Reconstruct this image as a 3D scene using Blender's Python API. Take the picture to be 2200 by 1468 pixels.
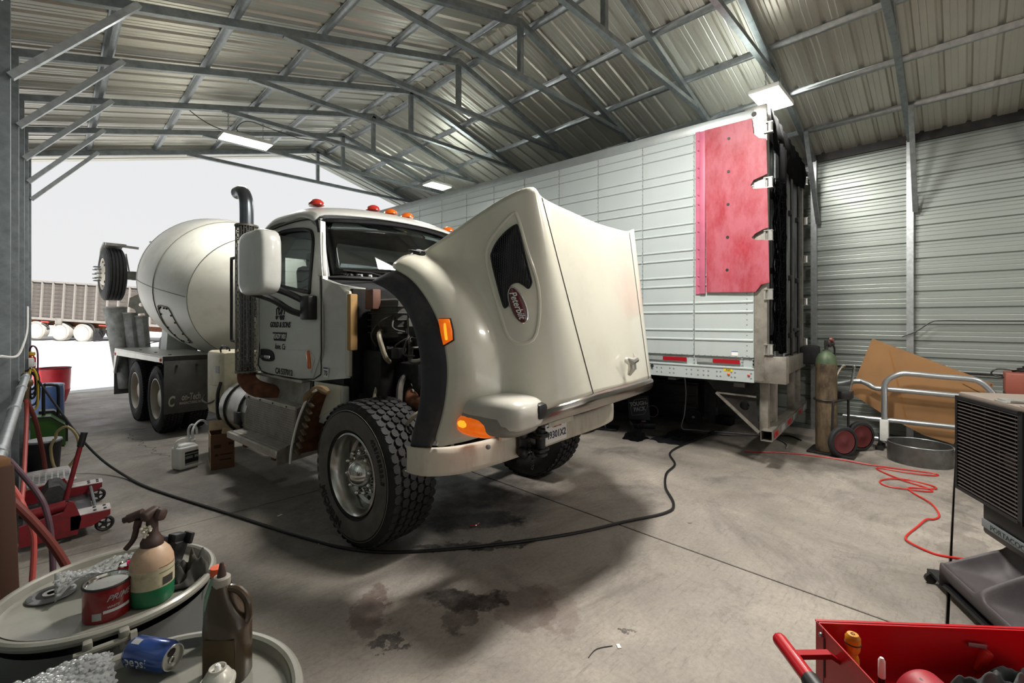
import bpy, bmesh, math, random
from mathutils import Matrix, Vector, noise
from mathutils.bvhtree import BVHTree
random.seed(7)
for o in list(bpy.data.objects): bpy.data.objects.remove(o, do_unlink=True)
S = bpy.context.scene
COL = S.collection
PI = math.pi
D = math.radians
# ------------------------------------------------------------------ camera
cam = bpy.data.objects.new('camera', bpy.data.cameras.new('camera')); COL.objects.link(cam)
cam.data.sensor_width = 36; cam.data.lens = 16.004; cam.data.shift_y = -44/2200
cam.data.clip_start = 0.02; cam.data.clip_end = 500
cam.location = (0, 0, 1.7); cam.rotation_euler = (D(90), 0, D(-45.3))
S.camera = cam
S.view_settings.view_transform = 'Standard'; S.view_settings.look = 'None'
S.view_settings.gamma = 1; S.view_settings.exposure = 0.0
S.view_settings.use_curve_mapping = False
# ------------------------------------------------------------------ sky
W = bpy.data.worlds.new('sky'); S.world = W; W.use_nodes = True
nt = W.node_tree; nt.nodes.clear()
def N(t, typ, **kw):
    n = t.nodes.new(typ)
    for k, v in kw.items(): setattr(n, k, v)
    return n
wo = N(nt, 'ShaderNodeOutputWorld'); bg = N(nt, 'ShaderNodeBackground')
tc = N(nt, 'ShaderNodeTexCoord'); sp = N(nt, 'ShaderNodeSeparateXYZ'); rp = N(nt, 'ShaderNodeValToRGB')
rp.color_ramp.elements[0].position = 0.0; rp.color_ramp.elements[0].color = (0.85, 0.85, 0.85, 1)
rp.color_ramp.elements[1].position = 0.6; rp.color_ramp.elements[1].color = (0.80, 0.815, 0.84, 1)
nt.links.new(tc.outputs['Generated'], sp.inputs[0]); nt.links.new(sp.outputs['Z'], rp.inputs[0])
nt.links.new(rp.outputs[0], bg.inputs[0]); bg.inputs[1].default_value = 1.0
nt.links.new(bg.outputs[0], wo.inputs[0])
# ------------------------------------------------------------------ sun: behind the camera, roof shade ends about 5 m past the open end
sun = bpy.data.objects.new('sun', bpy.data.lights.new('sun', 'SUN')); COL.objects.link(sun)
sun.data.energy = 13.0; sun.data.angle = D(0.6); sun.data.color = (1, .985, .96)
sun.rotation_euler = (D(47), 0, D(-4))
# large overhead work lights of the bay, plus one added fill light (the lit fixtures are built further down)
def area(name, loc, sx, sy, e, col=(1, .96, .88), rot=(0, 0, 0)):
    l = bpy.data.lights.new(name, 'AREA'); l.shape = 'RECTANGLE'; l.size = sx; l.size_y = sy; l.energy = e; l.color = col
    o = bpy.data.objects.new(name, l); COL.objects.link(o); o.location = loc; o.rotation_euler = rot
    return o
area('lamp_light', (6.19, 1.66, 4.385), .62, .30, 150, (1, .97, .90))
area('lamp_light', (2.03, 7.575, 4.345), .62, .29, 85, (1, .98, .93))
area('lamp_light', (5.5, 7.575, 4.415), .46, .29, 70, (1, .97, .9))
area('lamp_light', (3.3, 1.72, 4.665), .85, .36, 270, (1, .95, .88))
area('lamp_light', (4.9, -1.95, 4.585), .85, .36, 125, (1, .94, .86))  # fill light added behind the camera, no fixture known there

# ------------------------------------------------------------------ helpers
def lin(c):
    c = c.lstrip('#'); r = [int(c[i:i+2], 16)/255 for i in (0, 2, 4)]
    return tuple((x/12.92 if x <= .04045 else ((x+.055)/1.055)**2.4) for x in r) + (1,)
MATS = {}
def mat(name, col, rough=.5, metal=0, var=.12, scale=6, bump=0, bscale=60, dirt=None, damt=.35, dscale=3, dlow=.5,
        coat=0, trans=0, alpha=1, emit=None, estr=0, stretch=(1, 1, 1), spec=.5):
    if name in MATS: return MATS[name]
    m = bpy.data.materials.new(name); m.use_nodes = True; t = m.node_tree; b = t.nodes['Principled BSDF']
    L = t.links.new
    tc = N(t, 'ShaderNodeTexCoord'); mp = N(t, 'ShaderNodeMapping'); mp.inputs['Scale'].default_value = stretch
    L(tc.outputs['Object'], mp.inputs[0])
    c = lin(col)
    nz = N(t, 'ShaderNodeTexNoise'); nz.inputs['Scale'].default_value = scale; nz.inputs['Detail'].default_value = 5
    L(mp.outputs[0], nz.inputs['Vector'])
    cr = N(t, 'ShaderNodeValToRGB')
    cr.color_ramp.elements[0].position = .3; cr.color_ramp.elements[1].position = .7
    cr.color_ramp.elements[0].color = tuple(x*(1-var) for x in c[:3])+(1,)
    cr.color_ramp.elements[1].color = tuple(min(1, x*(1+var)) for x in c[:3])+(1,)
    L(nz.outputs[0], cr.inputs[0]); out = cr.outputs[0]
    if dirt:
        n2 = N(t, 'ShaderNodeTexNoise'); n2.inputs['Scale'].default_value = dscale; n2.inputs['Detail'].default_value = 8; n2.inputs['Roughness'].default_value = .7
        L(mp.outputs[0], n2.inputs['Vector'])
        r2 = N(t, 'ShaderNodeValToRGB'); r2.color_ramp.elements[0].position = dlow; r2.color_ramp.elements[1].position = min(1, dlow+.22)
        L(n2.outputs[0], r2.inputs[0])
        ml = N(t, 'ShaderNodeMath', operation='MULTIPLY'); ml.inputs[1].default_value = damt; L(r2.outputs[0], ml.inputs[0])
        mx = N(t, 'ShaderNodeMix', data_type='RGBA'); L(ml.outputs[0], mx.inputs[0]); L(out, mx.inputs[6]); mx.inputs[7].default_value = lin(dirt)
        out = mx.outputs[2]
    L(out, b.inputs['Base Color'])
    b.inputs['Roughness'].default_value = rough; b.inputs['Metallic'].default_value = metal
    b.inputs['Coat Weight'].default_value = coat; b.inputs['Coat Roughness'].default_value = .06
    b.inputs['Transmission Weight'].default_value = trans; b.inputs['Alpha'].default_value = alpha
    b.inputs['Specular IOR Level'].default_value = spec
    if emit: b.inputs['Emission Color'].default_value = lin(emit); b.inputs['Emission Strength'].default_value = estr
    if bump:
        n3 = N(t, 'ShaderNodeTexNoise'); n3.inputs['Scale'].default_value = bscale; n3.inputs['Detail'].default_value = 4
        L(mp.outputs[0], n3.inputs['Vector'])
        bp = N(t, 'ShaderNodeBump'); bp.inputs['Strength'].default_value = bump; bp.inputs['Distance'].default_value = .01
        L(n3.outputs[0], bp.inputs['Height']); L(bp.outputs[0], b.inputs['Normal'])
    MATS[name] = m
    return m

def MT(loc=(0, 0, 0), rot=(0, 0, 0), sc=(1, 1, 1)):
    return Matrix.Translation(loc) @ Matrix.Rotation(rot[2], 4, 'Z') @ Matrix.Rotation(rot[1], 4, 'Y') @ Matrix.Rotation(rot[0], 4, 'X') @ Matrix.Diagonal((*sc, 1))
def basis(origin, x, y, z):
    m = Matrix((x, y, z)).transposed().to_4x4(); m.translation = origin
    return m
def spline(pts, n=6, closed=False):
    P = [Vector(p) for p in pts]; out = []; k = len(P)
    for i in range(k if closed else k-1):
        if closed: a, b, c, d = P[i-1], P[i], P[(i+1) % k], P[(i+2) % k]
        else: a, b, c, d = P[max(i-1, 0)], P[i], P[i+1], P[min(i+2, k-1)]
        for j in range(n):
            t = j/n
            out.append(.5*((2*b)+(c-a)*t+(2*a-5*b+4*c-d)*t*t+(3*b-a-3*c+d)*t**3))
    if not closed: out.append(P[-1])
    return out

class G:
    """collects the faces of ONE object"""
    def __init__(s): s.v = []; s.f = []
    def add(s, v, f, M=None):
        o = len(s.v)
        s.v += [tuple((M @ Vector(p)) if M else Vector(p)) for p in v]; s.f += [tuple(i+o for i in q) for q in f]
        return s
    def bmadd(s, bm, M=None):
        bm.verts.index_update()
        s.add([v.co.copy() for v in bm.verts], [[v.index for v in f.verts] for f in bm.faces], M); bm.free(); return s
    def box(s, c, d, rot=(0, 0, 0), bev=0, seg=2, M=None, taper=None):
        bm = bmesh.new(); bmesh.ops.create_cube(bm, size=1)
        for v in bm.verts:
            if taper and v.co.z > 0: v.co.x *= taper[0]; v.co.y *= taper[1]
            v.co.x *= d[0]; v.co.y *= d[1]; v.co.z *= d[2]
        if bev: bmesh.ops.bevel(bm, geom=bm.edges[:], offset=bev, segments=seg, affect='EDGES', profile=.5)
        m = MT(c, rot)
        return s.bmadd(bm, (M @ m) if M else m)
    def bb(s, lo, hi, bev=0, seg=2, M=None):
        return s.box([(a+b)/2 for a, b in zip(lo, hi)], [abs(b-a) for a, b in zip(lo, hi)], bev=bev, seg=seg, M=M)
    def tube(s, pts, r, n=8, cap=True, M=None, closed=False, square=False):
        P = [Vector(p) for p in pts]; k = len(P); rs = r if isinstance(r, (list, tuple)) else [r]*k
        T = []
        for i in range(k):
            if closed: t = P[(i+1) % k]-P[i-1]
            else: t = P[min(i+1, k-1)]-P[max(i-1, 0)]
            T.append(t.normalized() if t.length > 1e-9 else Vector((0, 0, 1)))
        ref = Vector((0, 0, 1)) if abs(T[0].z) < .95 else Vector((1, 0, 0))
        u = T[0].cross(ref).normalized(); vs = []; fs = []
        for i in range(k):
            u = (u-T[i]*u.dot(T[i]));
            u = u.normalized() if u.length > 1e-6 else T[i].orthogonal().normalized()
            w = T[i].cross(u)
            for j in range(n):
                a = 2*PI*(j+(.5 if square else 0))/n
                rr = rs[i]*(1.41421 if square else 1)
                vs.append(P[i]+u*math.cos(a)*rr+w*math.sin(a)*rr)
        for i in range(k if closed else k-1):
            for j in range(n):
                a, b = i*n+j, i*n+(j+1) % n; i2 = (i+1) % k
                fs.append((a, b, i2*n+(j+1) % n, i2*n+j))
        if cap and not closed:
            fs.append(tuple(range(n-1, -1, -1))); fs.append(tuple((k-1)*n+j for j in range(n)))
        return s.add(vs, fs, M)
    def bar(s, a, b, w=.05, M=None): return s.tube([a, b], w/2, 4, M=M, square=True)
    def cyl(s, a, b, r, n=16, r2=None, cap=True, M=None): return s.tube([a, b], [r, r if r2 is None else r2], n, cap, M)
    def lathe(s, prof, n=24, M=None, cap=False, arc=None, sx=1):
        vs = []; fs = []; k = len(prof); full = arc is None; a0, a1 = arc or (0, 2*PI)
        m = n if full else n+1
        for r, z in prof:
            for j in range(m):
                a = a0+(a1-a0)*j/n; vs.append((r*math.cos(a)*sx, r*math.sin(a), z))
        for i in range(k-1):
            for j in range(n):
                j2 = (j+1) % m if full else j+1
                fs.append((i*m+j, i*m+j2, (i+1)*m+j2, (i+1)*m+j))
        if cap:
            fs.append(tuple(range(m-1, -1, -1))); fs.append(tuple((k-1)*m+j for j in range(m)))
        return s.add(vs, fs, M)
    def sph(s, c, r, n=12, sc=(1, 1, 1), M=None, half=False):
        k = max(4, n//2); z0 = 0 if half else -PI/2
        prof = [(max(1e-4, r*math.cos(z0+(PI/2-z0)*i/k)), r*math.sin(z0+(PI/2-z0)*i/k)) for i in range(k+1)]
        m = MT(c, (0, 0, 0), sc)
        return s.lathe(prof, n, (M @ m) if M else m, cap=half)
    def torus(s, c, R, r, n=32, k=8, rot=(0, 0, 0), M=None):
        m = MT(c, rot)
        return s.tube([(R*math.cos(2*PI*i/n), R*math.sin(2*PI*i/n), 0) for i in range(n)], r, k, closed=True, M=(M @ m) if M else m)
    def plate(s, outline, depth, M=None, holes=(), fn=None, both=True):
        """flat outline (2D) with holes, extruded along local z by depth; fn maps (x,y,z)->point"""
        bm = bmesh.new(); E = []
        for loop in [outline]+list(holes):
            vv = [bm.verts.new((p[0], p[1], 0)) for p in loop]
            E += [bm.edges.new((vv[i], vv[(i+1) % len(vv)])) for i in range(len(vv))]
        bmesh.ops.triangle_fill(bm, edges=E, use_beauty=True, use_dissolve=False)
        for f in bm.faces:
            if f.normal.z < 0: f.normal_flip()
        if depth:
            r = bmesh.ops.extrude_face_region(bm, geom=bm.faces[:])
            nv = [g for g in r['geom'] if isinstance(g, bmesh.types.BMVert)]
            for v in nv: v.co.z += depth
            bmesh.ops.recalc_face_normals(bm, faces=bm.faces[:])
        if fn:
            for v in bm.verts: v.co = Vector(fn(*v.co))
        return s.bmadd(bm, M)
    def grid(s, rows, M=None, closed=False):
        n = len(rows[0]); vs = [p for r in rows for p in r]; fs = []
        for i in range(len(rows)-1):
            for j in range(n if closed else n-1):
                j2 = (j+1) % n
                fs.append((i*n+j, i*n+j2, (i+1)*n+j2, (i+1)*n+j))
        return s.add(vs, fs, M)

def obj(name, g, m, parent=None, M=None, ang=35, kind=None, label=None, mods=(), smooth=True, recalc=True):
    me = bpy.data.meshes.new(name)
    me.from_pydata(g.v, [], g.f)
    if M is not None: me.transform(M)
    if recalc:
        bm = bmesh.new(); bm.from_mesh(me); bmesh.ops.recalc_face_normals(bm, faces=bm.faces[:]); bm.to_mesh(me); bm.free()
    me.validate(); me.update()
    if smooth:
        me.polygons.foreach_set('use_smooth', [True]*len(me.polygons)); me.set_sharp_from_angle(angle=D(ang))
    for x in (m if isinstance(m, (list, tuple)) else [m]): me.materials.append(x)
    o = bpy.data.objects.new(name, me); COL.objects.link(o)
    if parent: o.parent = parent
    if kind: o['kind'] = kind
    if label: o['label'] = label
    for typ, kw in mods:
        md = o.modifiers.new(typ.lower(), typ)
        for k, v in kw.items(): setattr(md, k, v)
    return o
def solid(t, off=0): return ('SOLIDIFY', dict(thickness=t, offset=off))
def subs(n=2): return ('SUBSURF', dict(levels=n, render_levels=n))
def tag(o, label, cat, group=None):
    o['label'] = label; o['category'] = cat
    if group: o['group'] = group
    return o
def thing(name, label, cat, loc=(0, 0, 0), rz=0, group=None, rot=None):
    o = bpy.data.objects.new(name, None); COL.objects.link(o); o.location = loc; o.rotation_euler = rot or (0, 0, rz); o.empty_display_size = .1
    return tag(o, label, cat, group)
def inst(src, parent=None, M=None, name=None):
    c = src.copy(); COL.objects.link(c)
    if parent is not None: c.parent = parent
    if M is not None: c.matrix_local = M
    return c
def text(name, s, size, m, parent, M, shear=0, ext=.001, align='CENTER', bold=0, sx=1, space=1, fn=None):
    cu = bpy.data.curves.new(name, 'FONT'); cu.body = s; cu.size = size; cu.extrude = ext; cu.shear = shear; cu.align_x = align; cu.align_y = 'CENTER'
    cu.offset = bold; cu.space_character = space; cu.resolution_u = 3
    t = bpy.data.objects.new(name, cu); COL.objects.link(t)
    dg = bpy.context.evaluated_depsgraph_get(); me = bpy.data.meshes.new_from_object(t.evaluated_get(dg))
    bpy.data.objects.remove(t, do_unlink=True); me.name = name
    if sx != 1: me.transform(Matrix.Diagonal((sx, 1, 1, 1)))
    if fn:
        for v in me.vertices: v.co = fn(v.co)
    me.transform(M); me.materials.clear(); me.materials.append(m)
    o = bpy.data.objects.new(name, me); COL.objects.link(o); o.parent = parent
    return o
def structure(name, g, m, **k):
    return obj(name, g, m, kind='structure', **k)
# ------------------------------------------------------------------ materials used in many places
GALV = mat('galvanised_steel', '8f9698', .42, .75, var=.18, scale=14, dirt='54595a', damt=.5, dscale=4)
GALVB = mat('bright_galvanised_steel', 'b9bec0', .35, .8, var=.15, scale=20)
ROOFM = mat('ribbed_roof_steel', 'c9c6bb', .36, .65, var=.05, scale=2, stretch=(.5, 2, 1), dirt='8a877e', damt=.3, dscale=1.2)
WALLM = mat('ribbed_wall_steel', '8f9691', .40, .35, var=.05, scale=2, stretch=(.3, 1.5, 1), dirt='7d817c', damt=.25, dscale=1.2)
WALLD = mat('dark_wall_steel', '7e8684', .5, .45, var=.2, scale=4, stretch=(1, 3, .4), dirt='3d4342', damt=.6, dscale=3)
BLACKR = mat('tyre_rubber', '1d1d1e', .75, 0, var=.25, scale=8, dirt='4a4844', damt=.25, dscale=5, bump=.15, bscale=80)
BLACKP = mat('black_plastic', '17171a', .45, 0, var=.2, scale=10, dirt='45423e', damt=.25, dscale=7)
FLAREM = mat('grey_black_flare_plastic', '2f2f35', .62, 0, var=.18, scale=5, dirt='6b665f', damt=.35, dscale=3.5)
DKSTEEL = mat('dark_steel', '2b2a2a', .5, .4, var=.3, scale=10, dirt='4d4038', damt=.5, dscale=6)
CHROME = mat('chrome', 'd9d9d6', .12, 1, var=.04)
ALU = mat('aluminium', 'c0bfba', .32, .85, var=.12, scale=12, dirt='8a7f6f', damt=.4, dscale=5)
ALUD = mat('weathered_aluminium', 'a09c94', .45, .7, var=.2, scale=9, dirt='6b5a45', damt=.6, dscale=5)
RUST = mat('rust_brown', '6a4029', .8, .2, var=.3, scale=12, dirt='2c1b12', damt=.7, dscale=8, bump=.3)
CREAM = mat('cream_white_paint', 'dcdacb', .26, 0, var=.02, scale=3, coat=.6, dirt='a9a492', damt=.18, dscale=2.5)
CABW = mat('cab_white_paint', 'd4d6d1', .28, 0, var=.02, scale=3, coat=.5, dirt='9a978c', damt=.25, dscale=2.2)
DRUMW = mat('mixer_drum_paint', 'd9d8cd', .42, 0, var=.05, scale=2, dirt='a39c86', damt=.35, dscale=1.7)
BLACKT = mat('black_lettering', '111214', .6)
WHITET = mat('white_lettering', 'e8e8e6', .6)
AMBER = mat('glowing_amber_lens', 'f07a10', .18, emit='ff6a08', estr=.5, var=.3, scale=30, coat=.5)
AMBERD = mat('amber_lens', 'e0691a', .22, var=.1, coat=.5)
REDL = mat('red_lens', 'c8362c', .22, coat=.5)
GLASS = mat('tinted_window_glass', 'e4ecec', .02, trans=1, var=0, spec=.5)
REDP = mat('red_enamel', 'b0121c', .25, coat=.6, var=.08, dirt='4a0a0c', damt=.3, dscale=6)
CARD = mat('cardboard', '8f6a44', .85, var=.1, scale=4, dirt='7d552b', damt=.35, dscale=2)
WHITEP = mat('white_plastic', 'efefec', .4, var=.03)
LAMPW = mat('lit_lamp_diffuser', 'ffffff', .4, emit='fffaf0', estr=9)
LAMPB = mat('lamp_housing_white', 'cfcfca', .45)

# ------------------------------------------------------------------ floor: concrete slabs
def concrete():
    m = bpy.data.materials.new('stained_concrete'); m.use_nodes = True; t = m.node_tree; L = t.links.new; b = t.nodes['Principled BSDF']
    tc = N(t, 'ShaderNodeTexCoord'); P = tc.outputs['Object']
    def noise_(s, d=6, r=.6, dist=0):
        n = N(t, 'ShaderNodeTexNoise'); n.inputs['Scale'].default_value = s; n.inputs['Detail'].default_value = d; n.inputs['Roughness'].default_value = r; n.inputs['Distortion'].default_value = dist
        L(P, n.inputs['Vector']); return n.outputs[0]
    def ramp(x, a, bb, c0=(0, 0, 0, 1), c1=(1, 1, 1, 1)):
        r = N(t, 'ShaderNodeValToRGB'); r.color_ramp.elements[0].position = a; r.color_ramp.elements[1].position = bb
        r.color_ramp.elements[0].color = c0; r.color_ramp.elements[1].color = c1; L(x, r.inputs[0]); return r.outputs[0]
    def mix(fac, a, bcol):
        x = N(t, 'ShaderNodeMix', data_type='RGBA')
        if isinstance(fac, float): x.inputs[0].default_value = fac
        else: L(fac, x.inputs[0])
        L(a, x.inputs[6])
        if isinstance(bcol, tuple): x.inputs[7].default_value = bcol
        else: L(bcol, x.inputs[7])
        return x.outputs[2]
    def mth(op, a, c):
        x = N(t, 'ShaderNodeMath', operation=op); L(a, x.inputs[0])
        if isinstance(c, (int, float)): x.inputs[1].default_value = c
        else: L(c, x.inputs[1])
        return x.outputs[0]
    col = ramp(noise_(.55, 7, .65, .4), .32, .68, lin('757069'), lin('aea69b'))
    col = mix(ramp(noise_(2.3, 8, .7, .6), .45, .7), col, lin('8d8781'))
    grime = ramp(noise_(.9, 9, .72, 1.2), .5, .66); col = mix(mth('MULTIPLY', grime, .55), col, lin('4a4745'))
    fine = ramp(noise_(38, 5, .7), .42, .62); col = mix(mth('MULTIPLY', fine, .22), col, lin('57524d'))
    spk = ramp(noise_(13, 6, .75, 2.0), .6, .72); col = mix(mth('MULTIPLY', spk, .5), col, lin('524c47'))
    # oil and tyre-black marks with outlines of their own; under the truck they also paint in its shade: (x, y, rx, ry, angle, strength, tint)
    warp = N(t, 'ShaderNodeTexNoise'); warp.inputs['Scale'].default_value = 3.0; warp.inputs['Detail'].default_value = 10; warp.inputs['Roughness'].default_value = .68; L(P, warp.inputs['Vector'])
    wv = N(t, 'ShaderNodeVectorMath', operation='SUBTRACT'); L(warp.outputs['Color'], wv.inputs[0]); wv.inputs[1].default_value = (.5, .5, .5)
    ws = N(t, 'ShaderNodeVectorMath', operation='SCALE'); L(wv.outputs[0], ws.inputs[0]); ws.inputs['Scale'].default_value = .6
    wp = N(t, 'ShaderNodeVectorMath', operation='ADD'); L(P, wp.inputs[0]); L(ws.outputs[0], wp.inputs[1])
    marks = [(2.55, 2.95, .42, .20, -40, .93, '0d0c0c'), (2.25, 2.62, .5, .07, -38, .9, '0b0a0a'), (1.78, 2.16, .26, .13, -50, .93, '1e1512'), (1.62, 2.02, .14, .09, 20, .75, '33241e'), (2.0, 1.85, .20, .16, 50, .6, '4a3a32'),
             (1.95, 2.02, .06, .05, 0, .8, '201816'), (1.33, 2.47, .32, .11, 60, .7, '503a33'), (1.22, 2.12, .12, .04, -30, .9, '2a2624'), (2.1, 1.7, .22, .14, 60, .4, '5b463c'),
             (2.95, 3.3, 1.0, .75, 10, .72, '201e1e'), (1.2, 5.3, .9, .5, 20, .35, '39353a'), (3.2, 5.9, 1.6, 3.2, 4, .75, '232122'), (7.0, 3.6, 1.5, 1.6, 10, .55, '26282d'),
             (6.6, 1.1, .9, .35, -20, .45, '33302e'), (3.75, 1.55, .03, .025, 0, .8, '1b1817'), (2.2, 1.25, .03, .02, 0, .8, '1b1817'), (.25, 4.9, .9, .5, 10, .45, '3d3632'), (4.4, .0, .1, 3, 90, .4, '3a3632')]
    brk = None
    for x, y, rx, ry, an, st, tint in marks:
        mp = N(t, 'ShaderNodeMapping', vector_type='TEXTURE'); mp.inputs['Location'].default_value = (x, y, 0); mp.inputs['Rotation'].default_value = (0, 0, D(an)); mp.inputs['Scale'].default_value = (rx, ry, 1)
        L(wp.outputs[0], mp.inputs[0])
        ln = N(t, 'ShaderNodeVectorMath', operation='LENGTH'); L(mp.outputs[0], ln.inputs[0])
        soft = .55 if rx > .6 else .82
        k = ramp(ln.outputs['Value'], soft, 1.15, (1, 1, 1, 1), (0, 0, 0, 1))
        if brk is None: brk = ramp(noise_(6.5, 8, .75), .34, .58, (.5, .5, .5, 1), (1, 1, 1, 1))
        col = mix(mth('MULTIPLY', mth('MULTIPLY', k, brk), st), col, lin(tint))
    sm = N(t, 'ShaderNodeMapping'); sm.inputs['Scale'].default_value = (1.1, 9, 1); sm.inputs['Rotation'].default_value = (0, 0, D(38)); L(P, sm.inputs[0])
    sn = N(t, 'ShaderNodeTexNoise'); sn.inputs['Scale'].default_value = 5; sn.inputs['Detail'].default_value = 8; sn.inputs['Roughness'].default_value = .75; L(sm.outputs[0], sn.inputs['Vector'])
    col = mix(mth('MULTIPLY', ramp(sn.outputs[0], .54, .66), .38), col, lin('4f4b48'))
    vc = N(t, 'ShaderNodeTexVoronoi', feature='DISTANCE_TO_EDGE'); vc.inputs['Scale'].default_value = 2.6; L(wp.outputs[0], vc.inputs['Vector'])
    hair = mth('MULTIPLY', ramp(vc.outputs['Distance'], .0, .012, (1, 1, 1, 1), (0, 0, 0, 1)), ramp(noise_(1.3, 4), .52, .62))
    col = mix(mth('MULTIPLY', hair, .55), col, lin('3f3b38'))
    pale = ramp(noise_(70, 3, .5), .72, .76); col = mix(mth('MULTIPLY', pale, .5), col, lin('d0cabf'))
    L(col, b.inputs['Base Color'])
    rg = ramp(noise_(1.7, 6, .6), .35, .65, (.42, .42, .42, 1), (.75, .75, .75, 1)); L(rg, b.inputs['Roughness'])
    bp = N(t, 'ShaderNodeBump'); bp.inputs['Strength'].default_value = .45; bp.inputs['Distance'].default_value = .008
    L(noise_(30, 8, .7), bp.inputs['Height']); L(bp.outputs[0], b.inputs['Normal'])
    return m
CONC = concrete()
JOINT = mat('joint_filler', '3a3530', .9)
floor = structure('floor', G().bb((-1.2, -11.5, -.16), (9.0, 15.0, -.06)), JOINT)
xs = [-1.2, 3.33, 7.9, 9.0]; ys = [-11.5, -9.1, -4.52, .06, 4.6, 9.18, 13.76, 15.0]
for i in range(3):
    for j in range(7):
        e = .007
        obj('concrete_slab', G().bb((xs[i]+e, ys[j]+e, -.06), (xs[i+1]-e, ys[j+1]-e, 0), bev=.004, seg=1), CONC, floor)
YG = mat('pale_yard_gravel', 'c2c2c1', .9, var=.1, scale=1.5, bump=.3, bscale=30)
yr = []
for y, z in ((15.0, -.015), (18, .0), (24, .18), (30, .38), (37, .56), (50, .75), (80, .95), (130, 1.2)): yr.append([(-90, y, z+.5), (-8, y, z), (0, y, z), (9, y, z), (60, y, z), (120, y, z)])
yard = structure('trim_1', G().grid(yr), YG, recalc=False)
yard2 = structure('trim_2', G().add([(-60, -40, -.05), (-1.2, -40, -.05), (-1.2, 15, -.05), (-60, 15, -.05), (9, -40, -.05), (90, -40, -.05), (90, 15, -.05), (9, 15, -.05), (-1.2, -40, -.05), (9, -40, -.05), (9, -11.5, -.05), (-1.2, -11.5, -.05)],
                                      [(0, 1, 2, 3), (4, 5, 6, 7), (8, 9, 10, 11)]), YG, recalc=False)
# crack in the slab beside the truck
ck = G(); pts = [(.78+.03*math.sin(i*1.7)+.035*math.sin(i*.6)+.008*(i%2)+.006*i, 8.98-.055*i, 0) for i in range(36)]
for a, b in zip(pts, pts[1:]):
    dx, dy = b[0]-a[0], b[1]-a[1]; l = math.hypot(dx, dy); nx, ny = -dy/l*.0035, dx/l*.0035
    ck.add([(a[0]+nx, a[1]+ny, .0012), (a[0]-nx, a[1]-ny, .0012), (b[0]-nx, b[1]-ny, .0012), (b[0]+nx, b[1]+ny, .0012)], [(0, 1, 2, 3)])
obj('slab_crack', ck, JOINT, floor, recalc=False)

# ------------------------------------------------------------------ building shell
XL, XR, XC = -.22, 8.40, 4.09           # inner faces of the columns, ridge line
YN, YF = -11.08, 10.12
def zr(x): return 4.195 + .272*((x-XL) if x <= XC else (XR-x))      # underside of the rafters
frames = [10.03, 8.80, 7.575, 6.35, 5.125, 3.90, 2.68, 1.66, .52, -.70]
RIB = [(0, 0), (.016, .024), (.046, .024), (.062, 0), (.118, 0), (.125, .0022), (.134, 0), (.176, 0), (.183, .0022), (.192, 0)]
def sheet_profile(w=.916, pitch=.229):
    p = []
    for k in range(4): p += [(k*pitch+a, h) for a, h in RIB]
    p.append((w, 0)); return p
def ribbed(length, w=.916):
    """sheet running along local x, ribs across local y, rib height along local z"""
    p = [q for q in sheet_profile() if q[0] <= w+1e-6]
    if p[-1][0] < w: p.append((w, 0))
    g = G(); n = len(p)
    g.add([(0, a, h) for a, h in p]+[(length, a, h) for a, h in p], [(i, i+1, n+i+1, n+i) for i in range(n-1)]); return g
ceiling = structure('ceiling', G().box((XC, (YN+YF)/2, zr(XC)+.20), (.5, YF-YN, .012)), ROOFM)
SL = math.atan(.272); LEN = (XC-XL+.22)/math.cos(SL)
src = [None, None]
for s in (0, 1):
    y = YN
    while y < YF-.05:
        if s == 0: M = MT((XL-.22, y, zr(XL-.22)+.125), (0, -SL, 0))
        else: M = MT((XR+.22, y, zr(XR+.22)+.125), (0, SL, 0)) @ Matrix.Diagonal((-1, 1, 1, 1))
        if src[s] is None:
            src[s] = obj('roof_panel', ribbed(LEN), ROOFM, ceiling, smooth=False, mods=[solid(.0012)], recalc=False); src[s].matrix_local = M
        else: inst(src[s], ceiling, M)
        y += .916
hat = [(-.055, 0), (-.038, 0), (-.022, -.04), (.022, -.04), (.038, 0), (.055, 0)]
def hat_bar(L):
    g = G(); n = len(hat)
    return g.add([(0+y, 0, z+.04) if 0 else (y, 0, z+.04) for y, z in hat]+[(y, L, z+.04) for y, z in hat], [(i, i+1, n+i+1, n+i) for i in range(n-1)])
pur = obj('purlin', hat_bar(YF-YN-.1), GALVB, ceiling, mods=[solid(.002)], recalc=False)
first = True
for k in range(5):
    for sgn in (-1, 1):
        x = XC+sgn*(.19+.87*k)
        M = MT((x, YN+.05, zr(x)+.078), (0, SL*sgn, 0))
        if first: pur.matrix_local = M; first = False
        else: inst(pur, ceiling, M)
# flashing at the open gable end
fl = G()
for sgn in (-1, 1):
    xe = XC+sgn*(XC-XL+.3)
    fl.add([(XC, YF+.03, zr(XC)+.21), (XC, YF+.03, zr(XC)+.03), (xe, YF+.03, zr(XL-.3)+.03), (xe, YF+.03, zr(XL-.3)+.21)], [(0, 1, 2, 3)])
obj('gable_flashing', fl, GALVB, ceiling, mods=[solid(.01)], recalc=False)

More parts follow.
